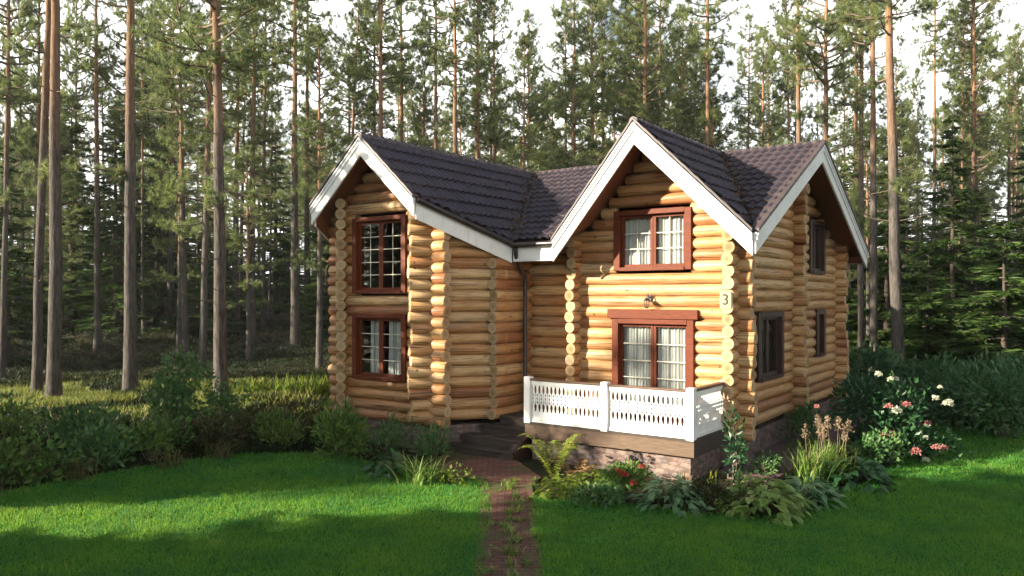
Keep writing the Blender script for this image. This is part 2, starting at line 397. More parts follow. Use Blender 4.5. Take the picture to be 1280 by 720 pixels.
HR = 6.97; UL, UF, VT = -7.38, -1.72, 3.69
SL, SFL, SFR, ST = .90, 1.20, .963, .50
VB, VF, UR = -3.15, -1.0, .72      # roof edges: bay front, front eave, right verge
VK = 8.38
def roofH(u, v):
    a = HR - SL * abs(u - UL)
    b = HR - (SFL if u < UF else SFR) * abs(u - UF) if v <= VT else -9
    c = HR - ST * abs(v - VT) if u >= UL else -9
    return max(a, b, c)

LR, CS = .127, .24
def log_wall(name, p0, p1, ext0, ext1, half, openings=(), hmin=.67, hmax=9, label=None, lo0=0, endcap=True, seed=0):
    """logs along local X from p0 to p1; openings: (s0, s1, h0, h1)"""
    rr = np.random.default_rng(100 + seed)
    p0 = np.array(p0); p1 = np.array(p1); L = np.linalg.norm(p1 - p0); d = (p1 - p0) / L
    mb = MB(); k = 0; sides = 18
    an = np.linspace(0, 2 * math.pi, sides, endpoint=False)
    while True:
        h = hmin + CS * k + (CS / 2 if half else 0); k += 1
        if h > 7.2 or h > hmax: break
        S = np.arange(-ext0, L + ext1 + .001, .02)
        ok = np.array([h + .03 < roofH(*(p0 + d * s)) - .165 for s in S])
        for (a, b, h0, h1) in openings:
            if h0 - .06 < h < h1 + .06: ok &= ~((S > a) & (S < b))
        if not ok.any(): continue
        idx = np.where(ok)[0]; runs = np.split(idx, np.where(np.diff(idx) > 1)[0] + 1)
        rj = LR * rr.uniform(.975, 1.025); tint = rr.uniform(0, 1)
        for run in runs:
            s0, s1 = S[run[0]], S[run[-1]]
            if s1 - s0 < .06: continue
            e0 = rr.uniform(-.055, .045) if run[0] == 0 else 0; e1 = rr.uniform(-.045, .055) if run[-1] == len(S) - 1 else 0
            s0 += e0; s1 += e1
            t = np.clip(tint + rr.uniform(-.12, .12), 0, 1)
            xs = [s0, s0 + .012] + list(np.linspace(s0, s1, max(3, int((s1 - s0) / .5) + 2))[1:-1]) + [s1 - .012, s1]
            rads = [rj * .93, rj] + [rj * rr.uniform(.985, 1.015) for _ in xs[2:-2]] + [rj, rj * .93]
            oy, oz = rr.uniform(-.006, .006), rr.uniform(-.005, .005)
            V = np.array([[x, oy + r * math.cos(a), h + oz + r * math.sin(a)] for x, r in zip(xs, rads) for a in an])
            n = len(xs)
            F = [(i * sides + j, (i + 1) * sides + j, (i + 1) * sides + (j + 1) % sides, i * sides + (j + 1) % sides) for i in range(n - 1) for j in range(sides)]
            mb.add(V, F, 0, t)
            for i, x in ((0, s0), (n - 1, s1)):
                V2 = np.vstack([V[i * sides:(i + 1) * sides], [[x, oy, h + oz]]])
                F2 = [((j + 1) % sides, j, sides)[::(1 if i else -1)] for j in range(sides)]
                q_ = rr.uniform(.35, 1); mb.add(V2, F2, 1, np.append(np.full(sides, q_), q_ - .55))
    o = mb.build(name, [M['log'], M['end']], house, smooth=True)
    try: o.data.set_sharp_from_angle(angle=R(45))
    except Exception: pass
    o.location = (p0[0], p0[1], 0); o.rotation_euler = (0, 0, math.atan2(d[1], d[0]))
    return o

WB, WS = -2.4, -1.08
# window openings (u0,u1,h0,h1) in facade coordinates
W_C = (-2.64, -.88, 3.97, 5.26); W_D = (-2.68, -.83, .80, 3.0)
W_A = (-8.29, -6.62, 3.48, 5.24); W_B = (-8.29, -6.62, 1.50, 3.00)
W_E = (1.0, 2.72, 1.60, 3.06); W_F = (5.55, 6.35, 1.86, 3.06); W_G = (4.95, 6.35, 4.0, 5.35)
log_wall('log_wall', (-5.0, 0), (0, 0), .1, .38, False, [(a[0] + 5.0 + .02, a[1] + 5.0 - .02, a[2], a[3]) for a in (W_C, W_D)], seed=1)
log_wall('log_wall', (0, 0), (0, 7.7), .38, .38, True, [(a[0] + .02, a[1] - .02, a[2], a[3]) for a in (W_E, W_F, W_G)], seed=2)
log_wall('log_wall', (-9.7, 7.7), (0, 7.7), .38, .38, False, seed=3)
log_wall('log_wall', (-9.7, WS), (-9.7, 7.7), .38, .38, True, seed=4)
log_wall('log_wall', (-9.7, WS), (-8.75, WB), .1, .42, True, seed=5)
log_wall('log_wall', (-8.75, WB), (-5.95, WB), .42, .42, False, [(a[0] + 8.75 + .02, a[1] + 8.75 - .02, a[2], a[3]) for a in (W_A, W_B)], seed=6)
log_wall('log_wall', (-5.95, WB), (-5.0, WS), .5, .05, True, seed=7)
log_wall('log_wall', (-5.0, WS), (-5.0, .05), .38, .0, True, hmax=4.2, seed=8)
log_wall('log_wall', (-3.64, .15), (-3.64, 0), -.0, .38, True, seed=9)
log_wall('log_wall', (-.15, VT), (0, VT), 0, .40, False, seed=10)

# ---- stone plinth under the logs
mb = MB()
foot = [(-9.72, 7.72), (-9.72, WS - .02), (-8.77, WB - .02), (-5.93, WB - .02), (-4.98, WS - .02), (-4.98, -.02), (.02, -.02), (.02, 7.72)]
mb.prism([(a, b, -.3) for a, b in foot][::-1], (0, 0, .86))
mb.build('plinth', M['stone'], house)
for (a, b) in ((-5.95, WB), (-8.75, WB), (-9.7, WS), (0, 0), (0, 7.7), (0, VT)):
    mb = MB(); mb.box(a - .28, a + .30, b - .30, b + .28, -.2, .535); mb.build('corner_pier', M['stone'], house)

# ---- roofs
def roof_slope(mb, poly, Hf, along, updir):
    """poly in plan (convex); Hf(u,v)->height; along: unit plan direction along the eave, updir: plan dir up the slope"""
    P = np.array(poly, float); al = np.array(along, float); up = np.array(updir, float)
    a = P @ al; s = P @ up
    slope = Hf(*(P[0] + up)) - Hf(*P[0]); ls = math.sqrt(1 + slope * slope)
    step = .33
    A = np.arange(a.min() - .1, a.max() + .1, .21 / 8)
    Sg = []
    s0 = s.min() - step * .02
    while s0 < s.max() + step:
        Sg += [(s0, 1.0), (s0 + step * .12, .92), (s0 + step * .55, .42), (s0 + step * .985, 0.0)]; s0 += step
    bm = bmesh.new(); rows = []
    nrmv = np.array([-up[0] * slope, -up[1] * slope, 1.0]) / ls
    for (sv, st) in Sg:
        row = []
        for av in A:
            p = al * av + up * sv
            ph = (av / .21) * 2 * math.pi
            wv = .5 + .5 * math.sin(ph); wv = wv ** .7 * .046
            rowd = st * .048
            h = Hf(p[0], p[1])
            row.append(bm.verts.new((p[0] + nrmv[0] * (wv + rowd), p[1] + nrmv[1] * (wv + rowd), h + nrmv[2] * (wv + rowd))))
        rows.append(row)
    for i in range(len(rows) - 1):
        for j in range(len(A) - 1):
            bm.faces.new((rows[i][j], rows[i][j + 1], rows[i + 1][j + 1], rows[i + 1][j]))
    c = P.mean(0); n = len(P)
    for i in range(n):
        p, q = P[i], P[(i + 1) % n]; e = q - p; no = np.array([e[1], -e[0]])
        if np.dot(no, c - p) > 0: no = -no
        bmesh.ops.bisect_plane(bm, geom=bm.verts[:] + bm.edges[:] + bm.faces[:], plane_co=(p[0], p[1], 0), plane_no=(no[0], no[1], 0), clear_outer=True, dist=1e-5)
    bm.verts.ensure_lookup_table()
    idx = {v: i for i, v in enumerate(bm.verts)}
    V = np.array([v.co[:] for v in bm.verts])
    q4 = [[idx[v] for v in f.verts] for f in bm.faces if len(f.verts) == 4]; q3 = [[idx[v] for v in f.verts] for f in bm.faces if len(f.verts) == 3]
    q5 = [[idx[v] for v in f.verts] for f in bm.faces if len(f.verts) > 4]
    for f in q5:
        for k in range(1, len(f) - 1): q3.append([f[0], f[k], f[k + 1]])
    base = mb.n
    mb.add(V, q4)
    if q3: mb.f.append(np.array(q3) + base); mb.m.append(np.zeros(len(q3), int))
    bm.free()
fL = lambda u, v: HR - SL * abs(u - UL)
fLr = lambda u, v: HR - SL * (u - UL); fLl = lambda u, v: HR + SL * (u - UL)
fFr = lambda u, v: HR - SFR * (u - UF); fFl = lambda u, v: HR + SFL * (u - UF)
fTf = lambda u, v: HR - ST * (VT - v); fTb = lambda u, v: HR + ST * (VT - v)
EH = fTf(0, VF)                                   # eave height of the cross roof
uLr = UL + (HR - EH) / SL; uLl = UL - (HR - EH) / SL
uFl = UF - (HR - EH) / SFL; uFr = UF + (HR - EH) / SFR
BRr, BRl = -5.76, -9.0                             # bay gable tips
slopes = [
    ([(UL, VB), (BRr, VB), (uLr, VF), (UL, VT)], fLr, (0, 1), (-1, 0)),
    ([(UL, VT), (uLr, VK), (UL, VK)], fLr, (0, 1), (-1, 0)),
    ([(UL, VB), (BRl, VB), (uLl, VF), (uLl, VK), (UL, VK)], fLl, (0, 1), (1, 0)),
    ([(UF, VF), (UF, VT), (uFl, VF)], fFl, (0, 1), (1, 0)),
    ([(UF, VF), (UF, VT), (uFr, VF)], fFr, (0, 1), (-1, 0)),
    ([(UL, VT), (uLr, VF), (uFl, VF), (UF, VT)], fTf, (1, 0), (0, 1)),
    ([(UF, VT), (UR, VT), (UR, VF)], fTf, (1, 0), (0, 1)),
    ([(UL, VT), (UR, VT), (UR, VK), (uLr, VK)], fTb, (1, 0), (0, -1)),
]
mb = MB()
for poly, Hf, al, up in slopes: roof_slope(mb, poly, Hf, al, up)
roof = mb.build('roof', M['roof'], house, smooth=True)
try: roof.data.set_sharp_from_angle(angle=R(35))
except Exception: pass
# soffit: underside of every slope
mb = MB()
for k, (poly, Hf, al, up) in enumerate(slopes):
    c = np.mean(poly, 0)
    P = [c + (np.array(p) - c) * 1.0 for p in poly]
    mb.prism([(p[0], p[1], Hf(*p) - .105) for p in P], (0, 0, .06))
mb.build('soffit', M['soffit'], roof)

def board(mb, a, b, Ha, Hb, top, bot, out, th, mat=0):
    """board along plan line a->b following heights Ha,Hb; between H-top and H-bot; pushed outward by th along out"""
    a = np.array(a, float); b = np.array(b, float); o = np.array(out, float)
    P = [(a[0], a[1], Ha - top), (b[0], b[1], Hb - top), (b[0], b[1], Hb - bot), (a[0], a[1], Ha - bot)]
    mb.prism(P, (o[0] * th, o[1] * th, 0), mat)
def rake(u0, u1, v0, v1, H0, H1, out, w=.46):
    mb = MB()
    board(mb, (u0, v0), (u1, v1), H0, H1, .03, w, out, .045)
    o = np.array(out) * .046
    board(mb, (u0 + o[0], v0 + o[1]), (u1 + o[0], v1 + o[1]), H0, H1, .028, w * .40, out, .028)
    o2 = np.array(out) * .075
    board(mb, (u0 + o2[0], v0 + o2[1]), (u1 + o2[0], v1 + o2[1]), H0, H1, .026, w * .18, out, .022)
    return mb.build('rake_board', M['white'], roof, bevel=.004)
rake(UF, uFl, VF, VF, HR, EH, (0, -1)); rake(UF, uFr, VF, VF, HR, EH, (0, -1), .46)
rake(UL, BRr, VB, VB, HR, fLr(BRr, 0), (0, -1), .42); rake(UL, BRl, VB, VB, HR, fLl(BRl, 0), (0, -1), .42)
rake(UR, UR, VT, VF, HR, EH, (1, 0), .42); rake(UR, UR, VT, VK, HR, fTb(0, VK), (1, 0), .42)
def fascia(a, b, Ha, Hb, hgt=.36):
    a = np.array(a); b = np.array(b); d = (b - a) / np.linalg.norm(b - a); o = np.array([d[1], -d[0]])
    c = np.array([(UL + UF) / 2, 3.0])
    if np.dot(o, (a + b) / 2 - c) < 0: o = -o
    mb = MB(); a1 = a - o * .06; b1 = b - o * .06
    board(mb, a1, b1, Ha, Hb, .10, .10 + hgt, o, .04); mb.build('fascia_board', M['white'], roof, bevel=.004)
    mb = MB(); board(mb, a1 - o * .003, b1 - o * .003, Ha, Hb, .10, .09 + hgt, -o, .022); mb.build('fascia_lining', M['soffit'], roof)
    mb = MB(); n = 9
    ga = np.append(a + o * .05, Ha - .06); gb = np.append(b + o * .05, Hb - .06)
    mb.tube([ga, ga * .5 + gb * .5, gb], .062, 10, cap=True)
    mb.build('gutter', M['gutter'], roof, smooth=True)
fascia((BRr, VB + .03), (uLr, VF), fLr(BRr, 0), EH)
fascia((BRl, VB + .03), (uLl, VF), fLl(BRl, 0), EH)
fascia((uLr, VF), (uFl, VF), EH, EH, .33)
fascia((uLl, VF), (uLl, VK), EH, EH, .3)
fascia((UR - .06, VK), (uLr, VK), fTb(0, VK), fTb(0, VK), .2)
# ridge caps and valley gutters
def cap(name, a, b, Ha, Hb, r, mat, lift=.0):
    mb = MB(); n = max(2, int(np.linalg.norm(np.array(b) - np.array(a)) / .38))
    a = np.array([*a, Ha + lift]); b = np.array([*b, Hb + lift])
    for i in range(n):
        p = a + (b - a) * i / n; q = a + (b - a) * (i + 1.06) / n
        mb.tube([p, q], [r * 1.06, r * .96], 12, cap=True, rnd=rng.random())
    return mb.build(name, mat, roof, smooth=True)
cap('ridge_cap', (UF, VF - .08), (UF, VT), HR, HR, .085, M['ridge'], .0)
cap('ridge_cap', (UL, VB - .08), (UL, VK), HR, HR, .085, M['ridge'], .0)
cap('ridge_cap', (UR + .08, VT), (UL, VT), HR, HR, .085, M['ridge'], .0)
# verge trims on the tile edge
def verge(a, b, Ha, Hb, out):
    mb = MB(); a = np.array(a, float); b = np.array(b, float); L = math.hypot(np.linalg.norm(b - a), Ha - Hb); n = max(2, int(L / .36))
    for i in range(n):
        t0, t1 = i / n, (i + 1.04) / n
        p, q = a + (b - a) * t0, a + (b - a) * t1; hp, hq = Ha + (Hb - Ha) * t0, Ha + (Hb - Ha) * t1
        o = np.array(out)
        # a folded strip: top face and drop face
        i0 = p - o * .10; j0 = q - o * .10; i1 = p + o * .11; j1 = q + o * .11
        P = [(i0[0], i0[1], hp + .075), (j0[0], j0[1], hq + .060), (j1[0], j1[1], hq + .060), (i1[0], i1[1], hp + .075)]
        mb.prism(P, (0, 0, -.055), rnd=rng.random())
    return mb.build('verge_trim', M['ridge'], roof)
verge((UF, VF), (uFl, VF), HR, EH, (0, -1)); verge((UF, VF), (uFr, VF), HR, EH, (0, -1))
verge((UL, VB), (BRr, VB), HR, fLr(BRr, 0), (0, -1)); verge((UL, VB), (BRl, VB), HR, fLl(BRl, 0), (0, -1))
verge((UR, VT), (UR, VF), HR, EH, (1, 0)); verge((UR, VT), (UR, VK), HR, fTb(0, VK), (1, 0))
def valley(a, b, Ha, Hb, wd=.13):
    a = np.array(a, float); b = np.array(b, float); d = (b - a) / np.linalg.norm(b - a); o = np.array([-d[1], d[0]]) * wd
    mb = MB(); lift = .085
    mb.prism([(a[0] - o[0], a[1] - o[1], Ha + lift + .03), (b[0] - o[0], b[1] - o[1], Hb + lift + .03), (b[0], b[1], Hb + lift - .02), (a[0], a[1], Ha + lift - .02)], (0, 0, -.02))
    mb.prism([(a[0], a[1], Ha + lift - .02), (b[0], b[1], Hb + lift - .02), (b[0] + o[0], b[1] + o[1], Hb + lift + .03), (a[0] + o[0], a[1] + o[1], Ha + lift + .03)], (0, 0, -.02))
    mb.build('valley_gutter', M['gutter'], roof)
valley((UL, VT), (uLr, VF), HR, EH); valley((UF, VT), (uFl, VF), HR, EH, .06); valley((UF, VT), (uFr - .03, VF + .05), HR, EH, .04)
# downspout
mb = MB()
g = (uLr - .02, VF - .02)
mb.tube([(g[0] + .12, VF - .03, EH - .12), (g[0] + .12, VF - .02, EH - .28), (-4.80, -.62, EH - .62), (-4.76, -.52, EH - .75), (-4.76, -.52, EH - 1.0), (-4.76, -.52, .62), (-4.76, -.56, .5)], .05, 10, cap=True)
mb.build('downspout', M['gutter'], house, smooth=True)

# pine needles gathered on the roof, thickest along the valleys
mb = MB(); n = 2600
tt = rng.random(n); k_ = rng.integers(0, 3, n)
va = np.array([(UL, VT), (UF, VT), (UF, VT)]); vb = np.array([(uLr, VF), (uFl, VF), (uFr, VF)])
P2 = va[k_] + (vb[k_] - va[k_]) * tt[:, None] + rng.normal(0, .12, (n, 2))
m_ = 900; P2 = np.vstack([P2, np.stack([rng.uniform(UL, UR, m_), rng.uniform(VF, VT, m_)], 1)])
P2 = P2[(P2[:, 1] > VF + .1) & (P2[:, 0] < UR - .1)]
H_ = np.array([roofH(a, b) for a, b in P2]) + .075
PP = np.column_stack([P2, H_]); DD = unit(len(PP)) * np.array([1, 1, .1])
leaves(mb, PP, DD, .10 * rng.uniform(.6, 1.4, len(PP)), .022, bend=.02)
fn = mb.build('fallen_needles', mat_leaf('brown_needles', [(0, (.06, .035, .02)), (1, (.17, .10, .05))], .1)); tag(fn, kind='stuff'); fn.location = house.location; fn.rotation_euler = house.rotation_euler

# ---- windows: built in a local frame x along the wall, y into the house, z up
def window(name, origin, ang, w, h0, h1, cols, rows, casing=.13, curtain=True, sashes=2, deep=.22, header=0, mat='trim', open_curtain=False):
    """origin: facade point of the window's left edge; face at wall surface"""
    t = empty(name, (origin[0], origin[1], 0), ang, house)
    yf = -.165                                    # face of the casing, outside the logs
    mb = MB(); c = casing
    mb.box(-.02, c, yf, .12, h0, h1); mb.box(w - c, w + .02, yf, .12, h0, h1)
    mb.box(c, w - c, yf - .003, .12, h1 - c * .75, h1 + .01)
    mb.box(c, w - c, yf - .02, .12, h0 - .01, h0 + .07)
    if header: mb.box(-header, w + header, yf - .03, .10, h1 + .013, h1 + .215)
    mb.build('casing', M[mat], t, bevel=.008)
    x0, x1, z0, z1 = c, w - c, h0 + .07, h1 - c * .75
    ys = yf + .10
    sw = (x1 - x0) / sashes
    for s in range(sashes):
        a, b = x0 + s * sw + .002, x0 + (s + 1) * sw - .002; f = .065
        mb = MB()
        mb.box(a, a + f, ys, ys + .06, z0, z1); mb.box(b - f, b, ys, ys + .06, z0, z1)
        mb.box(a + f, b - f, ys + .002, ys + .058, z1 - f, z1); mb.box(a + f, b - f, ys + .002, ys + .058, z0, z0 + f)
        mb.build('sash', M[mat], t, bevel=.006)
        mb = MB(); ga, gb, gz0, gz1 = a + f, b - f, z0 + f, z1 - f
        mb.box(ga, gb, ys + .03, ys + .036, gz0, gz1); mb.build('pane', M['glass'], t)
        for i in range(1, cols):
            x = ga + (gb - ga) * i / cols; mb = MB(); mb.box(x - .006, x + .006, ys + .018, ys + .028, gz0, gz1); mb.build('muntin', M['muntin'], t)
        for i in range(1, rows):
            z = gz0 + (gz1 - gz0) * i / rows; mb = MB(); mb.box(ga, gb, ys + .0155, ys + .0265, z - .009, z + .009); mb.build('muntin', M['muntin'], t)
        if curtain:
            mb = MB(); n = 90
            xs = np.linspace(ga - .03, gb + .03, n); rr = np.random.default_rng(int(abs(h0 * 100 + s * 17 + w * 31)))
            ph = rr.uniform(0, 6, 4)
            yy = .055 + .018 * np.sin(xs * 52 + ph[0]) + .018 * np.sin(xs * 31 + ph[1]) + .012 * np.sin(xs * 85 + ph[2])
            keep = np.ones(n, bool)
            if open_curtain:
                fr = (xs - ga) / (gb - ga)
                keep = (fr > (.30 if mat == 'trim' else .45)) if s == 0 else ((fr > .12) if mat == 'trim' else (fr < .35))
            V = []; F = []
            xs2 = xs[keep]; yy2 = yy[keep]; m_ = len(xs2)
            for i in range(m_):
                sway = .05 * math.sin(i * .5) if open_curtain else 0
                V += [(xs2[i] + sway * .3, yy2[i], z1 + .05), (xs2[i] + sway, yy2[i] * .96, z0 - .02)]
            F = [(2 * i, 2 * i + 1, 2 * i + 3, 2 * i + 2) for i in range(m_ - 1)]
            mb.add(V, F); mb.build('curtain', M['curtain'], t, smooth=True)
    # box behind the sashes, room darkness put into its near-black colour
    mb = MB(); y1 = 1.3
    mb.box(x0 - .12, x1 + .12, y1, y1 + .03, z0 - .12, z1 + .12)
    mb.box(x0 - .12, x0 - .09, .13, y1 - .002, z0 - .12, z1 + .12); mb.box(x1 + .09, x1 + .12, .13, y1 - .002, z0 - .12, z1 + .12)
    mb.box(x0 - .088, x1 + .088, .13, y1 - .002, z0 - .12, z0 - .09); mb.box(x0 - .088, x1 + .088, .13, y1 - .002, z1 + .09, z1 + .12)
    mb.build('unlit_room_box', M['dark'], t)
    return t
def wa(u): return (u[0], u[1])
window('window', (W_C[0], 0), 0, W_C[1] - W_C[0], W_C[2], W_C[3], 2, 3, .13)
window('glazed_door', (W_D[0], 0), 0, W_D[1] - W_D[0], W_D[2], 2.92, 1, 5, .13, header=.12)
window('window', (W_A[0], WB), 0, W_A[1] - W_A[0], W_A[2], W_A[3], 2, 5, .12, curtain=False)
window('window', (W_B[0], WB), 0, W_B[1] - W_B[0], W_B[2], W_B[3], 1, 4, .12, open_curtain=True)
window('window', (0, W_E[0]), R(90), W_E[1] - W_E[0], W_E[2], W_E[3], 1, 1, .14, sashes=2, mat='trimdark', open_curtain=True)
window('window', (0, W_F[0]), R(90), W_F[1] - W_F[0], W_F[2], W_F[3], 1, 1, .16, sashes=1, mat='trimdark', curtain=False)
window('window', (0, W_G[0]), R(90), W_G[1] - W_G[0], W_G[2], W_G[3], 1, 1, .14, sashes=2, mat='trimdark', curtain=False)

# ------------------------------------------------------------------ veranda (deck, base, railing)
ver = empty('veranda', (*uv(-1.9, -1.0), 0), UA)
tag(ver, 'raised wooden veranda with white fretwork railing on a stone base before the glazed door', 'veranda')
def L_(u, v): return u + 1.9, v + 1.0
du0, du1, dv0 = -3.80, -.08, -1.91
x0, y0 = L_(du0, dv0); x1, _ = L_(du1, dv0); _, y1 = L_(0, -.14)
mb = MB(); n = 13
for i in range(n):
    a = y0 + (y1 - y0) * i / n; mb.box(x0 - .02, x1 + .03, a - (.03 if i == 0 else 0), a + (y1 - y0) / n - .008, .755, .79, rnd=rng.random())
mb.build('deck_floor', M['deckwood'], ver)
mb = MB()
mb.box(x0, x1 + .02, y0 - .012, y0 + .03, .47, .752); mb.box(x1 - .02, x1 + .022, y0 + .032, y1, .47, .752, 1); mb.box(x0 - .02, x0 + .02, y0 + .032, y1, .47, .752, 1)
mb.build('deck_fascia', [M['fasciawood'], M['deckwood']], ver, bevel=.005)
mb = MB()
mb.box(x0 + .10, x1 - .10, y0 + .11, y1, -.2, .466)
mb.build('stone_base', M['stone'], ver)
# posts
def rail_post(x, y):
    mb = MB(); s = .075
    mb.box(x - s, x + s, y - s, y + s, .775, 1.74); mb.build('railing_post', M['white'], ver, bevel=.01)
yp = y0 + .03
pxs = [x0 + .07, (x0 + x1) / 2 + .03, x1 - .05]
for p in pxs: rail_post(p, yp)
rail_post(x1 - .05, y1 - .09)
def fret_panel(a, b, y, flip=False):
    """carved boards between a and b; flip: runs along y at x=y"""
    mb = MB(); L = b - a; nb = max(1, int(round(L / .098))); wd = L / nb
    hs = np.array([0, .16, .165, .20, .245, .285, .315, .33, .35, .37, .395, .405, .43, .455, .465, .49, .51, .53, .545, .575, .615, .66, .695, .70, .80])
    out = np.array([.5, .5, .34, .25, .17, .19, .31, .43, .40, .43, .455, .46, .465, .46, .455, .43, .40, .43, .31, .19, .17, .25, .34, .5, .5])
    inn = np.array([0, 0, 0, 0, 0, 0, 0, .09, .22, .09, 0, 0.05, .20, .05, 0, .09, .22, .09, 0, 0, 0, 0, 0, 0, 0])
    z0 = .86; zs = z0 + hs
    for k in range(nb):
        c = a + (k + .5) * wd
        for sg in (-1, 1):
            V = []; F = []
            for z, oo, ii in zip(zs, out, inn):
                for t in (0, .022):
                    V += [(c + sg * ii * wd, y + t, z), (c + sg * oo * wd, y + t, z)]
            m_ = len(zs)
            for i in range(m_ - 1):
                q = 4 * i; r = q + 4
                F += [(q, q + 1, r + 1, r), (q + 2, r + 2, r + 3, q + 3), (q + 1, q + 3, r + 3, r + 1), (q, r, r + 2, q + 2)]
            V = np.array(V)
            if flip: V = V[:, [1, 0, 2]]
            mb.add(V, F)
    def bx(z0_, z1_, t0, t1, m_=0):
        if flip: mb.box(y + t0, y + t1, a, b, z0_, z1_, m_)
        else: mb.box(a, b, y + t0, y + t1, z0_, z1_, m_)
    bx(1.58, 1.66, -.022, .044); bx(.80, .868, -.022, .044)
    mb.build('railing_panel', M['white'], ver)
    mb = MB()
    if flip: mb.box(y - .05, y + .072, a - .02, b + .02, 1.662, 1.718)
    else: mb.box(a - .02, b + .02, y - .05, y + .072, 1.662, 1.70)
    mb.build('handrail', M['capwood'], ver, bevel=.006)
fret_panel(pxs[0] + .075, pxs[1] - .075, yp - .011); fret_panel(pxs[1] + .075, pxs[2] - .075, yp - .011)
fret_panel(yp + .075, y1 - .165, x1 - .061, True)

# entrance steps
st = empty('entrance_steps', (*uv(-4.6, -1.6), 0), UA)
tag(st, 'broad dark wooden steps climbing to the entrance between bay and veranda', 'steps')
mb = MB()
def S_(u, v): return u + 4.6, v + 1.6
tops = [.19, .38, .57, .76]; vs_ = [-2.28, -1.96, -1.64, -1.32]
for k, (tp, vv) in enumerate(zip(tops, vs_)):
    ul = -5.75 + .28 * k
    a, b = S_(ul, vv); c, d = S_(-3.86, vv + .34 if k < 3 else -.12)
    nb = 3 if k < 3 else 8
    for i in range(nb):
        q0 = b + (d - b) * i / nb; q1 = b + (d - b) * (i + 1) / nb - .007
        mb.box(a, c, q0 - (.03 if i == 0 else 0), q1, tp - .035, tp, rnd=rng.random())
    o_ = mb
    mb.box(a, c - .002, b, b + .025, tp - .19, tp - .037, rnd=.3)
o_.build('tread', M['deckwood'], st, bevel=.004)
mb = MB()
mb.prism([(S_(-3.88, -2.27)[0], S_(0, -2.27)[1], -.1), (S_(-3.88, 0)[0], S_(0, -.2)[1], -.1), (S_(-3.88, 0)[0], S_(0, -.2)[1], .72), (S_(-3.88, 0)[0], S_(0, -1.3)[1], .72), (S_(-3.88, 0)[0], S_(0, -2.27)[1], .15)], (.04, 0, 0))
mb.build('stringer', M['trimdark'], st)

# wall lantern and number plate
ln = empty('wall_lantern', (*uv(-1.80, -.14), 3.30), UA); ln.scale = (.82, .82, .82); tag(ln, 'small black wall lantern above the glazed veranda door', 'lantern')
mb = MB()
mb.box(-.05, .05, -.02, .02, .0, .18); mb.tube([(0, -.02, .10), (0, -.10, .16), (0, -.17, .14), (0, -.18, .08)], .012, 8)
mb.build('bracket', M['iron'], ln, smooth=False)
mb = MB(); mb.tube([(0, -.18, .10), (0, -.18, .085), (0, -.18, .03), (0, -.18, .02)], [.01, .045, .085, .09], 8, cap=True)
mb.tube([(0, -.18, -.17), (0, -.18, -.14)], [.03, .055], 8, cap=True)
for k in range(6):
    a = k * math.pi / 3; mb.tube([(.075 * math.cos(a), -.18 + .075 * math.sin(a), .02), (.05 * math.cos(a), -.18 + .05 * math.sin(a), -.145)], .006, 5)
mb.build('lantern_cage', M['iron'], ln)
mb = MB(); mb.tube([(0, -.18, .015), (0, -.18, -.14)], [.066, .043], 6); mb.build('lantern_glass', M['glass'], ln)

npl = empty('house_number_sign', (*uv(-.02, -.41), 3.34), UA); tag(npl, 'small cream plate with black house number 3 on the log ends', 'number sign')
mb = MB(); mb.box(-.13, .13, -.02, 0, -.17, .17); mb.build('plate', M['plate'], npl, bevel=.006)
mb = MB(); mb.box(.105, .122, -.024, -.0205, -.165, .165); mb.build('border_line', M['ink'], npl)
cu = bpy.data.curves.new('numeral', 'FONT'); cu.body = '3'; cu.size = .30; cu.align_x = 'CENTER'; cu.align_y = 'CENTER'; cu.extrude = .003
tmp = bpy.data.objects.new('numeral_curve', cu); COL.objects.link(tmp); bpy.context.view_layer.update()
nm = bpy.data.meshes.new_from_object(tmp.evaluated_get(bpy.context.evaluated_depsgraph_get())); bpy.data.objects.remove(tmp); bpy.data.curves.remove(cu)
no_ = bpy.data.objects.new('numeral', nm); COL.objects.link(no_); no_.parent = npl; no_.location = (-.01, -.024, 0); no_.rotation_euler = (R(90), 0, 0)
nm.materials.clear(); nm.materials.append(M['ink'])

# ------------------------------------------------------------------ paving and lawn
def sheet(name, poly, z, mat):
    bm = bmesh.new(); vv = [bm.verts.new((x, y, z)) for x, y in poly]; bm.faces.new(vv); bmesh.ops.triangulate(bm, faces=bm.faces[:])
    me = bpy.data.meshes.new(name); bm.to_mesh(me); bm.free(); me.materials.append(mat)
    o = bpy.data.objects.new(name, me); COL.objects.link(o); o['kind'] = 'structure'; return o
sheet('garden_path', [(-.42, 6.0), (.40, 6.0), (.38, 10.0), (.36, 14.4), (.55, 14.9), uv(-3.8, -2.2), uv(-5.7, -2.2), (-1.7, 15.6), (-.58, 14.6), (-.48, 11.0)], .026, M['brick'])
mb = MB()
P = [uv(.05, -1.2), uv(1.15, -1.2), uv(1.15, 8.6), uv(.05, 8.6)]
mb.prism([(x, y, .01) for x, y in P], (0, 0, .09)); mb.build('paved_apron', M['apron'])['kind'] = 'structure'

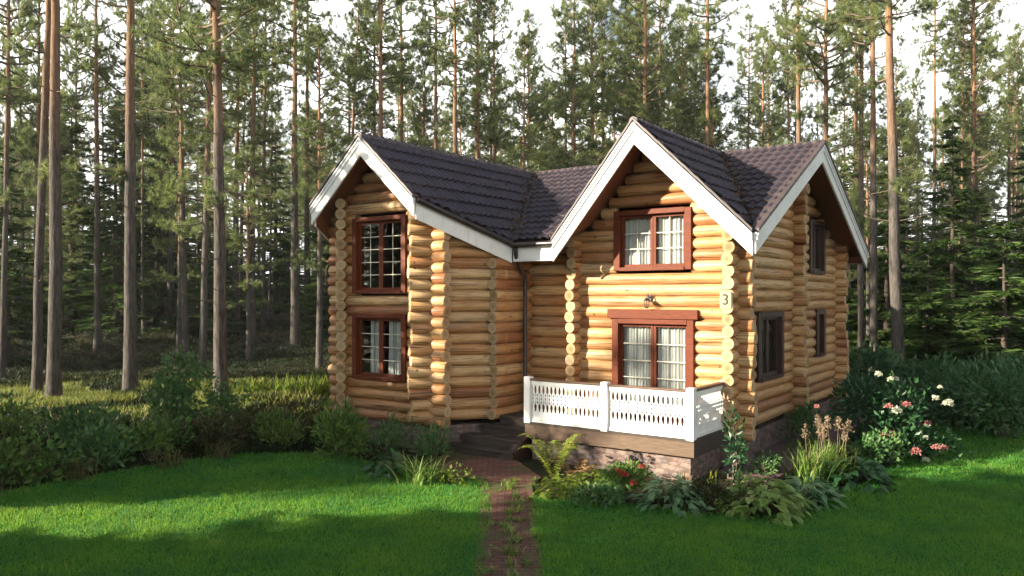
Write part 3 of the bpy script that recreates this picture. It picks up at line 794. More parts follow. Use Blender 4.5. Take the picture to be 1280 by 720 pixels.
lawn_poly = [(-9.5, 4.5), (-9.6, 12.2), (-8.9, 13.6), (-7.5, 15.7), (-6.1, 17.1), (-3.9, 17.3), (-2.0, 15.4), (-.52, 14.6), (-.36, 13.2), (-.33, 12.1), (-.40, 11.0), (-.32, 9.9), (-.38, 8.8), (-.36, 4.5)]
lawn_poly2 = [(.34, 4.5), (.30, 9.4), (.36, 10.4), (.27, 11.6), (.34, 12.7), (.33, 13.5), (1.9, 13.0), (3.4, 12.2), (4.6, 12.4), (6.3, 14.4), (8.2, 16.6), (10.5, 21.0), (13.0, 21.5), (15.5, 18.5), (16, 4.5)]
def inpoly(x, y, poly):
    r = np.zeros(len(x), bool); n = len(poly)
    for i in range(n):
        x1, y1 = poly[i]; x2, y2 = poly[(i + 1) % n]
        c = ((y1 > y) != (y2 > y)) & (x < (x2 - x1) * (y - y1) / (y2 - y1 + 1e-12) + x1); r ^= c
    return r
for poly in (lawn_poly, lawn_poly2): sheet('lawn', poly, .02, M['lawn'])
mb = MB()
for (ya, yb, dens, wd, ln_) in ((8.8, 12, 2400, .011, .075), (12, 15, 1700, .013, .075), (15, 22, 900, .017, .08)):
    for poly in (lawn_poly, lawn_poly2):
        pa = np.array(poly); xa, xb = max(pa[:, 0].min(), -.9 * yb), min(pa[:, 0].max(), .9 * yb)
        n = int((xb - xa) * (yb - ya) * dens); x = rng.uniform(xa, xb, n); y = rng.uniform(ya, yb, n)
        # ragged edge
        ok = inpoly(x + rng.normal(0, .05, n), y + rng.normal(0, .08, n), poly) & (np.abs(x) < .82 * y + 1.5)
        x, y = x[ok], y[ok]; n = len(x)
        pat = .5 + .5 * np.sin(x * 1.7 + 2 * np.sin(y * 1.1)) * np.sin(y * 2.1 + np.sin(x * 1.3))
        pat2 = .5 + .5 * np.sin(x * 7.3 + 3 * np.sin(y * 4.1)) * np.sin(y * 8.7 + 2 * np.sin(x * 5.2))
        hgt = ln_ * rng.uniform(.4, 1.25, n) * (.45 + .45 * pat + .5 * pat2)
        P = np.stack([x, y, np.full(n, .018)], 1)
        D = np.stack([rng.normal(0, .45, n), rng.normal(0, .45, n), np.ones(n)], 1); D = nrm(D)
        S = nrm(np.cross(D, unit(n)))
        V = np.stack([P - S * wd * .5, P + S * wd * .5, P + D * hgt[:, None]], 1).reshape(-1, 3)
        mb.add(V, np.arange(3 * n).reshape(-1, 3), 0, np.repeat(np.clip(rng.random(n) * .8 + .2 * pat, 0, 1), 3))
tag(mb.build('lawn_grass', M['grass']), kind='stuff')

# ------------------------------------------------------------------ trees
def make_pine(H, r0, cb, seed, low=0, R0=2.6, dens=1.0):
    global rng
    keep = rng; rng = np.random.default_rng(seed)
    root = empty('pine_tree')
    tb = MB(); n = 22; t = np.linspace(0, 1, n)
    sx = np.cumsum(rng.normal(0, .035, n)) * .5; sy = np.cumsum(rng.normal(0, .035, n)) * .5
    sx -= sx[0]; sy -= sy[0]
    path = np.stack([sx, sy, t * H - .15], 1)
    rad = r0 * (1 - .80 * t ** 1.15); rad[0] *= 1.35; rad[1] *= 1.08; rad[-1] *= .3
    tb.tube(path, rad, 12)
    def at(tt): return np.array([np.interp(tt, t, path[:, k]) for k in range(3)])
    cr = MB(); TP = []; TA = []
    nb = int(62 * dens); az = rng.uniform(0, 6)
    hs = np.sort(rng.uniform(cb, .985, nb)); hs = np.concatenate([rng.uniform(cb * .55, cb, low), hs])
    for h in hs:
        az += 2.4 + rng.normal(0, .5)
        rel = (h - cb) / (1 - cb)
        Lb = R0 * (max(.12, math.sin(math.pi * min(1, max(.12, .18 + .82 * rel ** .8))) ** .7)) * rng.uniform(.6, 1.15)
        if rel > .9: Lb *= .6
        if rel < 0: Lb = R0 * rng.uniform(.5, .8)
        el = -.15 + .75 * max(0, rel) + rng.normal(0, .15)
        p0 = at(h); d = np.array([math.cos(az) * math.cos(el), math.sin(az) * math.cos(el), math.sin(el)])
        m_ = 5; q = np.linspace(0, 1, m_)[:, None]
        pts = p0 + d * Lb * q + np.array([0, 0, .22 * Lb]) * q ** 2 + rng.normal(0, .05, (m_, 3)) * q
        tb.tube(pts, np.linspace(.05, .012, m_) * (.6 + .25 * Lb), 5, mat=1)
        for k in range(int(4 + 3 * Lb)):
            f = rng.uniform(.35, 1); b = np.array([np.interp(f, q[:, 0], pts[:, c]) for c in range(3)])
            sd = nrm(d * .6 + unit(1)[0] * np.array([1, 1, .45]) + np.array([0, 0, .25])); l2 = rng.uniform(.25, .75) * (.5 + .22 * Lb)
            e = b + sd * l2
            if rng.random() < .5: tb.tube([b, e], [.014, .006], 3, mat=1)
            kk = rng.integers(2, 5)
            for s in range(kk):
                g = .35 + .65 * (s + 1) / kk; TP.append(b + (e - b) * g + rng.normal(0, .06, 3)); TA.append(sd + np.array([0, 0, .35]))
        TP.append(pts[-1]); TA.append(d)
    for k in range(int(11)):   # dead stubs below the crown
        h = rng.uniform(.12, cb); a = rng.uniform(0, 6.28); l = rng.uniform(.25, 1.5) ** 1.3
        p0 = at(h); d = np.array([math.cos(a), math.sin(a), rng.uniform(-.25, .2)]); tb.tube([p0, p0 + d * l * .5, p0 + d * l + np.array([0, 0, rng.uniform(-.1, .2) * l])], [.022, .014, .006], 4, mat=1)
    TP = np.array(TP); TA = np.array(TA)
    needles(cr, TP, TA, 30, .25, .0185, .85)
    tb.build('trunk', [M['pinebark'], M['twig']], root, smooth=True)
    cr.build('crown', M['pine'], root)
    rng = keep
    return root

def make_spruce(H, Rm, seed, base=.04, dens=1.0, drop=.25):
    global rng
    keep = rng; rng = np.random.default_rng(seed)
    root = empty('spruce_tree'); tb = MB(); cr = MB(); r0 = .012 * H + .02
    t = np.linspace(0, 1, 12); path = np.stack([np.cumsum(rng.normal(0, .01, 12)), np.cumsum(rng.normal(0, .01, 12)), t * H - .1], 1)
    tb.tube(path, r0 * (1 - .95 * t), 9)
    P = []; A = []; D2 = []
    step = .32 + .018 * H; h = base * H + .1
    while h < H * .985:
        rel = h / H; nbr = int(rng.integers(5, 8))
        for k in range(nbr):
            a = rng.uniform(0, 6.28); L = Rm * (1 - rel) ** .8 * rng.uniform(.7, 1.15) + .12
            d = np.array([math.cos(a), math.sin(a), 0]); hh = h + rng.uniform(-.5, .5) * step
            m_ = max(4, int(L / .13 * dens)); q = np.linspace(.12, 1, m_)
            z = hh + L * (.12 - drop * 2.2 * q * (1 - .62 * q)) + (rel - .3) * .25 * L * q
            pts = d[None, :] * (q * L)[:, None] + np.array([0, 0, 1]) * z[:, None]
            tb.tube([(0, 0, hh), pts[m_ // 2], pts[-1]], [.02 + .008 * L, .012, .004], 3, mat=1)
            side = np.array([-d[1], d[0], 0])
            for s in (-1, 0, 1):
                wdt = (1 - q) * .38 * L + .10
                for i in range(m_):
                    P.append(pts[i]); A.append(d * .9 + side * s * 1.1 + np.array([0, 0, -.25])); D2.append(min(.42, wdt[i]) + .06)
        h += step * rng.uniform(.8, 1.15)
    P = np.array(P); A = np.array(A); D2 = np.array(D2)
    n = len(P); per = 4
    Pp = np.repeat(P, per, 0); D = nrm(np.repeat(nrm(A), per, 0) + unit(n * per) * .38)
    L = np.repeat(D2, per) * rng.uniform(.6, 1.2, n * per)
    leaves(cr, Pp, D, L, .055 + .02 * rng.random(n * per), rnd=np.clip(np.repeat(rng.random(n), per) * .6 + rng.random(n * per) * .4, 0, 1), bend=.03)
    tb.build('trunk', [M['sprucebark'], M['twig']], root, smooth=True); cr.build('crown', M['spruce'], root)
    rng = keep
    return root

PROTO = {}
def proto(kind):
    if kind not in PROTO:
        k, i = kind
        if k == 'pine':
            a = [(22, .235, .50, 11, 5, 2.6), (24, .24, .56, 12, 2, 2.4), (21, .23, .44, 13, 8, 2.9), (25, .24, .62, 14, 3, 2.3), (20, .22, .40, 15, 6, 2.7)][i]
            PROTO[kind] = [make_pine(*a[:4], low=a[4], R0=a[5]), False]
        else:
            a = [(15, 2.7, 21), (10, 2.1, 22), (5.5, 1.6, 23), (18, 2.5, 24)][i]
            PROTO[kind] = [make_spruce(*a), False]
    pr = PROTO[kind]
    if not pr[1]: pr[1] = True; return pr[0]
    return copy_tree(pr[0])
def plant_tree(kind, x, y, sxy=1, sz=1, rz=None, lean=(0, 0), label=None, group=None, cat='tree', z=None):
    o = proto(kind)
    o.location = (x, y, float(gh(x, y)) if z is None else z); o.scale = (sxy, sxy, sz)
    o.rotation_euler = (lean[1], lean[0], random.uniform(0, 6.28) if rz is None else rz)
    if group is None and 'group' in o: del o['group']
    if group and 'forest trees' in group: o.name = 'forest_tree'
    tag(o, label, cat, group); return o

placed = []
def px_tree(px, z, wpx, i, label, toppx=None, group=None, sz=None):
    x = (px - CXP) / F_PX * z; dia = wpx * z / F_PX
    ln = 0
    if toppx is not None: ln = (toppx - px) / 500.0
    base_r = [.235, .24, .23, .24, .22][i]
    o = plant_tree(('pine', i), x, z, dia / 2 / base_r * .88, random.uniform(.95, 1.08) if sz is None else sz, lean=(ln, 0), label=label, group=group)
    placed.append((x, z)); return o
px_tree(67, 25.2, 18.5, 1, 'thick grey pine trunk nearest the left edge of the lawn', 67)
px_tree(46, 26.4, 13, 3, 'pine close behind the thick grey trunk, its left flank catching sun', 60)
px_tree(163, 27.9, 18, 1, 'stout reddish pine standing behind the shrub border at left', 171)
px_tree(277, 24.7, 19, 0, 'pine with flared foot at the edge of the weeds left of the house', 283)
px_tree(232, 38.5, 10, 2, 'left one of two slim pines behind the flared pine', 241)
px_tree(252, 35.4, 11, 0, 'slim pine next to the flared pine on its left, with low sunlit branches', 263)
px_tree(122, 41, 9, 1, 'straight slim pine between the thick grey trunk and the reddish pine', 137)
px_tree(315, 44, 10, 3, 'pine on the dark bank just right of the flared pine', 322)
px_tree(329, 49, 7, 0, 'thin pine on the dark bank, second right of the flared pine', 334)
px_tree(369, 42, 12, 1, 'dark stout pine left of the bay on the forest bank', 373)
px_tree(385, 49, 8, 3, 'thin pine touching the stout pine left of the bay', 384)
px_tree(2, 33, 9, 0, 'leaning pine at the very left edge of the picture', 22)
px_tree(474, 38, 10.5, 1, 'pine rising behind the left bay roof, right of its peak', 475)
px_tree(545, 45, 8, 3, 'slim pine behind the middle of the left roof', 545)
px_tree(571, 41, 9.5, 1, 'reddish pine behind the left roof, second right of its peak', 573)
px_tree(617, 50, 7, 0, 'pine rising behind the right end of the left roof ridge', 617)
px_tree(660, 55, 6, 2, 'thin pine over the roof valley between both wings', 661)
px_tree(707, 58, 6, 3, 'left pine of a close pair above the cross roof', 708)
px_tree(718, 52, 6.5, 1, 'right pine of a close pair above the cross roof', 718)
px_tree(745, 62, 5, 0, 'thin dark pine just left of the front gable', 742)
px_tree(800, 52, 6, 2, 'sunlit pine directly behind the front gable peak', 798)
px_tree(826, 50, 7, 1, 'pine just right of the front gable peak', 823)
px_tree(884, 42, 9.5, 3, 'tall reddish pine behind the right slope of the front gable', 883)
px_tree(1000, 40, 9.5, 1, 'orange pine behind the short right roof ridge', 997)
px_tree(1032, 37, 10.5, 2, 'pine right behind the peak of the right gable', 1028)
px_tree(1077, 37, 9, 3, 'left trunk of two grey pines beside the right gable', 1077)
px_tree(1092, 33.5, 11, 1, 'right trunk of two grey pines beside the right gable', 1093)
px_tree(1125, 29, 17, 1, 'stout sunlit pine right of the house, leaning slightly', 1138)
px_tree(1219, 42, 8, 0, 'orange slim pine behind the right hand spruces', 1211)
px_tree(1166, 52, 6, 3, 'thin pine between the stout sunlit pine and the right spruces', 1160)
px_tree(95, 50, 6, 2, 'thin far pine between the two left foreground trunks', 108)
px_tree(205, 56, 6, 3, 'thin far pine between reddish pine and slim pair', 212)
px_tree(430, 48, 7, 2, 'slim pine just left of the bay roof peak', 404)
px_tree(300, 60, 6, 4, 'far pine seen right beside the flared pine', 312)
px_tree(30, 42, 5, 4, 'very thin sunlit pine at the left edge', 36)

def free(x, y, dmin):
    return all((x - a) ** 2 + (y - b) ** 2 > dmin * dmin for a, b in placed)
rs = random.Random(3)
cnt = 0; tries = 0
while cnt < 175 and tries < 6000:
    tries += 1
    y = rs.uniform(38, 120); x = rs.uniform(-.76 * y - 4, .76 * y + 4)
    if y < 44 and x > -4 and x < 16: continue
    if 70 < CXP + x / y * F_PX < 165 and rs.random() < .8: continue
    if not free(x, y, 2.1): continue
    i = rs.choice([0, 1, 2, 3, 4]); s = rs.uniform(.65, .95)
    plant_tree(('pine', i), x, y, s, rs.uniform(.82, 1.05), lean=(rs.uniform(-.02, .02), 0), label='tall bare stemmed pine in the deep forest behind the house', group='far pines of the deep forest')
    placed.append((x, y)); cnt += 1
cnt = 0; tries = 0
while cnt < 40 and tries < 6000:
    tries += 1
    y = rs.uniform(36, 75); x = rs.uniform(-.74 * y, .74 * y)
    if not free(x, y, 2.0): continue
    plant_tree(('pine', rs.choice([2, 4, 0])), x, y, rs.uniform(.55, .8), rs.uniform(.45, .72), label='young pine with branches reaching low between the tall stems', group='young pines between the tall stems')
    placed.append((x, y)); cnt += 1
cnt = 0; tries = 0
while cnt < 45 and tries < 6000:
    tries += 1
    y = rs.uniform(40, 95); x = rs.uniform(-.72 * y, .72 * y)
    if not free(x, y, 1.6): continue
    plant_tree(('pine', rs.choice([0, 1, 3])), x, y, rs.uniform(.36, .52), rs.uniform(.7, .95), lean=(rs.uniform(-.035, .035), 0), label='thin pole like pine crowded between the taller stems', group='thin pole pines in the forest')
    placed.append((x, y)); cnt += 1
# spruces of the understorey
cnt = 0; tries = 0
while cnt < 95 and tries < 6000:
    tries += 1
    y = rs.uniform(46, 110); x = rs.uniform(-.76 * y, .76 * y)
    if not free(x, y, 1.8): continue
    i = rs.choice([0, 1, 1, 2, 0])
    plant_tree(('spruce', i), x, y, rs.uniform(.9, 1.5), rs.uniform(.42, .72), label='dark spruce of the undergrowth deep in the forest', group='understorey spruces in the forest')
    placed.append((x, y)); cnt += 1
cnt = 0; tries = 0
while cnt < 135 and tries < 6000:
    tries += 1
    y = rs.uniform(75, 135); x = rs.uniform(-.74 * y, .74 * y)
    if not free(x, y, 1.5): continue
    plant_tree(('spruce', rs.choice([0, 3])), x, y, rs.uniform(1.3, 2.0), rs.uniform(.5, .78), label='tall dark spruce closing the view at the back of the forest', group='far spruces closing the view')
    placed.append((x, y)); cnt += 1
def px_spruce(px, z, i, s, szz, label):
    x = (px - CXP) / F_PX * z; plant_tree(('spruce', i), x, z, s, szz, label=label); placed.append((x, z))
px_spruce(1254, 28.5, 2, 1.6, 1.15, 'bushy young spruce at the right edge, sunlit yellow green')
px_spruce(1222, 36, 1, 1.1, .8, 'dark spruce behind the young spruce at right')
px_spruce(1190, 34, 1, 1.2, 1.1, 'dark spruce right of the stout sunlit pine')
px_spruce(1160, 31, 2, 1.3, 1.0, 'small dark spruce at the foot of the stout sunlit pine')
px_spruce(1110, 40, 1, 1.2, 1.0, 'dark spruce filling the gap beside the two grey pines')
px_spruce(1290, 40, 0, 1.0, .8, 'tall dark spruce at the far right edge')
px_spruce(1062, 42, 1, 1.3, 1.0, 'spruce close behind the right gable end')
px_spruce(8, 36, 1, 1.2, 1.0, 'bushy spruce at the left edge behind the trunks')
px_spruce(145, 46, 0, 1.1, .9, 'spruce between slim pine and reddish pine')
px_spruce(200, 50, 0, 1.2, .9, 'spruce behind and right of the reddish pine')
px_spruce(90, 48, 0, 1.2, .95, 'spruce in shadow behind the thick grey trunk')
px_spruce(410, 47, 1, 1.2, .9, 'spruce just left of the bay corner')
px_spruce(345, 62, 0, 1.3, .9, 'spruce far back on the bank left of the bay')
# out of view to the left, spruces and a pine added to shape the sun bands
def shade_tree(kind, wv, x, s, szz, label='dense spruce added out of view at left to cast shade on the garden'):
    y = (wv + .282 * x) / .959      # w = -.282 x + .959 y
    plant_tree(kind, x, y, s, szz, label=label, group='forest trees left of the lawn', z=0)
for k in range(7):
    wv = 11.0 - 1.5 * k
    shade_tree(('spruce', 3), wv + .2, -15.5 - 1.6 * (k % 2), .95, 1.0)
    shade_tree(('spruce', 3), wv - .5, -20 - 2 * (k % 2), 1.0, 1.15)
    shade_tree(('spruce', 3), wv - .3, -26, 1.0, 1.25)
shade_tree(('pine', 3), 15.7, -39, .8, .69, 'tall pine added out of view at left to dapple the house front')
shade_tree(('spruce', 0), 18.0, -14.0, .95, .78)
shade_tree(('spruce', 0), 19.6, -14.8, 1.0, .80)
shade_tree(('spruce', 0), 18.9, -18.0, 1.0, .86)
shade_tree(('spruce', 3), 8.9, -12.5, .95, .95)
for k in range(26):
    x = rs.uniform(-62, -22); wv = rs.uniform(-22, 44)
    if 8.5 < wv < 20.5 or 22 < wv < 32: continue
    shade_tree(('pine', k % 5) if k % 2 else ('spruce', 0), wv, x, rs.uniform(.8, 1), rs.uniform(.85, 1.05), 'tall tree standing in the forest left of the lawn')
for k in range(30):
    x = rs.uniform(22, 60); y = rs.uniform(-12, 30)
    if y > 1 and x < .72 * y + 6: continue
    plant_tree(('pine', k % 5) if k % 2 else ('spruce', 0), x, y, rs.uniform(.8, 1.1), rs.uniform(.85, 1.05), label='forest tree standing to the right of the garden', group='forest trees right of the garden', z=0)
for k in range(46):
    y = rs.uniform(20, 62); sd = 1 if k % 3 else -1; x = sd * (.74 * y + rs.uniform(1.5, 24))
    if sd < 0 and (y < 30 or -.282 * x + .959 * y < 34): continue
    if not free(x, y, 2.2): continue
    plant_tree(('pine', k % 5) if k % 2 else ('spruce', (0, 1)[k % 4 // 2]), x, y, rs.uniform(.7, 1.0), rs.uniform(.7, 1.0), label='forest tree standing at the sides of the clearing', group='forest trees at the sides of the clearing')
    placed.append((x, y))
far_left = []
for k in range(400):
    x = rs.uniform(-118, -74); y = rs.uniform(-38, 34)
    if len(far_left) >= 62: break
    if any((x - a) ** 2 + (y - b) ** 2 < 9 for a, b in far_left): continue
    far_left.append((x, y))
    plant_tree(('spruce', 0) if k % 3 == 0 else ('pine', (0, 2, 4)[k % 3]), x, y, rs.uniform(.9, 1.3), rs.uniform(.75, .95), label='forest tree far off to the left of the garden', group='far forest trees left of the garden', z=0)
# the forest goes on behind the photographer
for k in range(34):
    x = rs.uniform(-28, 40); y = rs.uniform(-42, -14)
    plant_tree(('pine', k % 5) if k % 3 else ('spruce', (0, 1)[k % 2]), x, y, rs.uniform(.8, 1.1), rs.uniform(.85, 1.05), label='forest tree standing on the far side of the garden', group='forest trees across the garden', z=0)

# ------------------------------------------------------------------ shrubs, flowers
def leafcloud(mb, c, r, n, L, W, up=.35, mat=0, shell=.55, lumps=5, z0=0):
    """leaves through an uneven volume made of several lumps"""
    ce = []; 
    for k in range(lumps):
        a = rng.uniform(0, 6.28); q = rng.uniform(.1, .6)
        ce.append((c[0] + r[0] * q * math.cos(a), c[1] + r[1] * q * math.sin(a), c[2] + r[2] * rng.uniform(-.45, .5), rng.uniform(.45, .75)))
    ce = np.array(ce); k = rng.integers(0, lumps, n); U = unit(n); q = (shell + (1 - shell) * rng.random(n))[:, None]
    P = ce[k, :3] + U * q * np.array(r) * ce[k, 3][:, None] + rng.normal(0, .03, (n, 3))
    ok = P[:, 2] > z0 + .02; P = P[ok]; U = U[ok]; n = len(P)
    D = U * .8 + unit(n) * .6 + np.array([0, 0, up])
    lump = rng.random(lumps)[k[ok]]
    leaves(mb, P, D, L * rng.uniform(.6, 1.3, n), W * rng.uniform(.7, 1.2, n), rnd=np.clip(lump * .35 + rng.random(n) * .65, 0, 1), mat=mat)
    return ce
def shrub(name, x, y, rx, ry, h, n, L, W, mat, label, cat='shrub', group=None, lumps=7, stems=9, up=.35, tall=None):
    z = float(gh(x, y)); root = empty(name, (x, y, z)); tag(root, label, cat, group)
    mb = MB(); ce = leafcloud(mb, (0, 0, h * .5), (rx, ry, h * .62), n, L, W, up, lumps=lumps)
    mb.build('foliage', M[mat], root)
    tb = MB()
    for k in range(stems):
        e = ce[k % len(ce)]; tb.tube([(e[0] * .15, e[1] * .15, -.05), (e[0] * .5, e[1] * .5, e[2] * .6), (e[0] + rng.normal(0, .1), e[1] + rng.normal(0, .1), e[2] + .1)], [.018, .013, .006], 4)
    tb.build('stem', M['twig'], root)
    return root
def rosette(name, x, y, r, h, n, lw, mat, label, cat='plant', group=None, droop=.9):
    """hosta-like mound of broad arching leaves"""
    root = empty(name, (x, y, 0)); tag(root, label, cat, group); mb = MB()
    n = int(n * 1.7); lw *= .72
    for k in range(n):
        a = rng.uniform(0, 6.28); q = math.sqrt(rng.random()); L = r * (.45 + .65 * q) * rng.uniform(.8, 1.15); el = h * (1.15 - .55 * q) * rng.uniform(.75, 1.15)
        t = np.linspace(0, 1, 7); rad = L * (.15 * t + .85 * t ** 1.3); zz = el * (np.sin(np.minimum(t * 1.15, 1) * math.pi * .62)) - droop * el * .55 * np.clip(t - .55, 0, 1) ** 1.4 * 2
        ww = lw * np.array([.06, .10, .35, .9, 1, .65, .03]) * rng.uniform(.8, 1.2)
        d = np.array([math.cos(a), math.sin(a)]); s = np.array([-d[1], d[0]]); V = []; rr = []
        j = rng.uniform(0, .5)
        for i in range(7):
            c = np.array([d[0] * rad[i], d[1] * rad[i], max(.02, zz[i])])
            V += [c + np.array([*(s * ww[i]), .18 * ww[i]]), c, c - np.array([*(s * ww[i]), -.18 * ww[i]])]
            rr += [.75 + .25 * rng.random(), j, .75 + .25 * rng.random()]
        F = []
        for i in range(6):
            q0 = 3 * i; F += [(q0, q0 + 1, q0 + 4, q0 + 3), (q0 + 1, q0 + 2, q0 + 5, q0 + 4)]
        mb.add(V, F, 0, np.array(rr))
    mb.build('leaves', M[mat], root, smooth=True); return root
def mound(name, x, y, r, h, n, L, W, mat, label, cat='plant', group=None, droop=.5):
    """overlapping heart shaped leaves heaped into a mound"""
    root = empty(name, (x, y, 0)); tag(root, label, cat, group); mb = MB()
    for k in range(n):
        a = rng.uniform(0, 6.28); ph = math.acos(rng.uniform(.05, 1)); q = rng.uniform(.72, 1.08)
        ir = 1 + .16 * math.sin(3 * a + r * 9) + .1 * math.sin(7 * a)
        c = np.array([r * q * ir * math.sin(ph) * math.cos(a), r * q * ir * math.sin(ph) * math.sin(a), max(.04, h * q * math.cos(ph))])
        out = np.array([math.cos(a + rng.normal(0, .5)), math.sin(a + rng.normal(0, .5)), .35 - droop * math.sin(ph) + rng.normal(0, .2)]); out /= np.linalg.norm(out)
        s_ = np.cross(out, (0, 0, 1)); s_ /= np.linalg.norm(s_); up = np.cross(s_, out); roll = rng.normal(0, .35); s_ = s_ * math.cos(roll) + up * math.sin(roll); up = np.cross(s_, out)
        l = L * rng.uniform(.65, 1.2); w_ = W * rng.uniform(.75, 1.15) * .5; j = rng.uniform(0, .62); V = []; rr = []
        for t, ww in ((0, .06), (.18, .75), (.42, 1), (.72, .62), (1, .02)):
            p = c + out * l * t - up * (.30 * l * t * t); V += [p + s_ * w_ * ww + up * .22 * w_ * ww, p, p - s_ * w_ * ww + up * .22 * w_ * ww]
            e = min(1, j + rng.uniform(.15, .42)); rr += [e, j, e]
        F = []
        for i in range(4): q0 = 3 * i; F += [(q0, q0 + 1, q0 + 4, q0 + 3), (q0 + 1, q0 + 2, q0 + 5, q0 + 4)]
        mb.add(V, F, 0, np.array(rr))
    mb.build('leaves', M[mat], root, smooth=True)
    tb = MB()
    for k in range(12):
        a = rng.uniform(0, 6.28); tb.tube([(0, 0, -.02), (r * .3 * math.cos(a), r * .3 * math.sin(a), h * .5), (r * .6 * math.cos(a), r * .6 * math.sin(a), h * .75)], [.012, .009, .005], 4, rnd=.3)
    tb.build('stems', M[mat], root); return root
def fern(x, y, r, h, n, mat, label, only=None):
    root = empty('fern', (x, y, 0)); tag(root, label, 'fern'); mb = MB()
    for k in range(n):
        a = rng.uniform(0, 6.28) if only is None else only[k % len(only)] + rng.normal(0, .12)
        L = r * rng.uniform(.75, 1.15); H_ = h * rng.uniform(.75, 1.15); m_ = 26; t = np.linspace(.05, 1, m_)
        d = np.array([math.cos(a), math.sin(a), 0]); s = np.array([-d[1], d[0], 0])
        pts = d[None] * (L * t ** 1.1)[:, None] + np.array([0, 0, 1.]) * (H_ * np.sin(t * 1.9) * .98)[:, None]
        mb.tube(pts, np.linspace(.008, .003, m_), 4, rnd=.3)
        for sg in (-1, 1):
            T = nrm(np.gradient(pts, axis=0)); D = s * sg + T * .35 - np.array([0, 0, .15])
            Lp = .17 * np.sin(np.clip(t * 1.05, 0, 1) * math.pi) ** .6 * (1.1 - .6 * t) + .02
            leaves(mb, pts, D, Lp, .034, rnd=np.clip(rng.normal(.55, .25, m_), 0, 1), bend=.05)
    mb.build('fronds', M[mat], root); return root
def clump(name, x, y, r, h, n, wd, mat, label, cat='plant', plumes=0, group=None, mat2='plume', stalk=1.15):
    root = empty(name, (x, y, float(gh(x, y)))); tag(root, label, cat, group); mb = MB()
    for k in range(n):
        a = rng.uniform(0, 6.28); L = r * rng.uniform(.3, 1.1); H_ = h * rng.uniform(.6, 1.1); t = np.linspace(0, 1, 6)
        b = rng.normal(0, r * .28, 2); d = np.array([math.cos(a), math.sin(a)]); s = np.array([-d[1], d[0], 0])
        V = []
        for i, tt in enumerate(t):
            c = np.array([b[0] + d[0] * L * tt ** 1.7, b[1] + d[1] * L * tt ** 1.7, max(.01, H_ * (tt - .35 * tt ** 3 * (L / (r + .01))))]); w_ = wd * (1 - tt ** 2) * .5 + .001
            V += [c - s * w_, c + s * w_]
        mb.add(V, [(2 * i, 2 * i + 1, 2 * i + 3, 2 * i + 2) for i in range(5)], 0, np.clip(rng.random() + .2 * t.repeat(2) - .1, 0, 1))
    mb.build('blades', M[mat], root)
    for k in range(plumes):
        pb = MB(); a = rng.uniform(0, 6.28); q = r * .6 * math.sqrt(rng.random()); px_, py_ = q * math.cos(a), q * math.sin(a); H_ = h * stalk * rng.uniform(.85, 1.1)
        tip = np.array([px_ * 1.2, py_ * 1.2, H_]); pb.tube([(px_ * .5, py_ * .5, 0), tip], [.006, .004], 4, rnd=.2)
        n2 = 70; tt = rng.random(n2); P = tip[None] + np.stack([rng.normal(0, .035, n2) * (1.2 - tt), rng.normal(0, .035, n2) * (1.2 - tt), tt * .24 - .12], 1)
        leaves(pb, P, unit(n2) + np.array([0, 0, .6]), .05, .02)
        pb.build('flower_plume', M[mat2], root)
    return root
def bloom(parent, p, r, mat, n=70, flat=.8):
    mb = MB(); U = unit(n); U[:, 2] = np.abs(U[:, 2]) * 1.2 - .35; U = nrm(U)
    P = U * np.array([r, r, r * flat]) * rng.uniform(.75, 1, n)[:, None]
    leaves(mb, P, nrm(U * .35 + unit(n)), r * .62, r * .5, bend=.25)
    o = mb.build('flower_head', M[mat], parent); o.location = p; return o

# wild border along the left of the lawn
border = [(-9.9, 13.7, 1.3, 1.0, 1.5, 'shrubteal', 'dark broad leaved shrub at the left picture edge beside the lawn'),
          (-9.0, 14.6, 1.1, .9, 1.35, 'shrub', 'low dark green shrub in the left border, second from the picture edge'),
          (-8.3, 15.6, 1.0, .9, 1.3, 'shrubteal', 'shadowed shrub in the border under the thick grey trunk'),
          (-7.5, 16.6, 1.0, .8, 1.2, 'shrub', 'leafy shrub in the border below the reddish pine'),
          (-6.6, 17.5, 1.0, .8, 1.1, 'shrubdry', 'brownish weedy shrub in the border right of the hazel'),
          (-10.6, 16.2, 1.2, 1.0, 1.45, 'shrub', 'shrub at the left edge behind the front border'),
          (-9.4, 17.6, 1.1, .9, 1.25, 'shrubteal', 'shadowy shrub behind the border near the thick trunk')]
for (x, y, rx, ry, h, mt, lb) in border:
    shrub('border_shrub', x, y, rx * .9, ry * .9, h * rng.uniform(.55, .9), 700, .15, .085, mt, lb, lumps=8)
    clump('tall_grass', x + rng.uniform(-.6, .6), y + rng.uniform(.1, .8), .5, rng.uniform(.8, 1.25), 90, .016, 'dryblade', 'dry tall grass standing among the border shrubs at left', 'grass clump', group='dry tall grass in the left border')
    clump('tall_grass', x + rng.uniform(-.8, .8), y - rng.uniform(.4, .9), .45, rng.uniform(.4, .7), 70, .016, 'dryblade', 'dry tall grass standing among the border shrubs at left', 'grass clump', group='dry tall grass in the left border')
shrub('hazel_bush', -7.75, 18.3, .85, .8, 2.0, 1900, .12, .085, 'shrubteal', 'upright bluish green leafy bush in front of the slim pines', lumps=9)
shrub('hazel_bush', -6.6, 18.9, .7, .7, 1.25, 1000, .11, .07, 'shrubteal', 'smaller bluish green bush right beside the upright one')
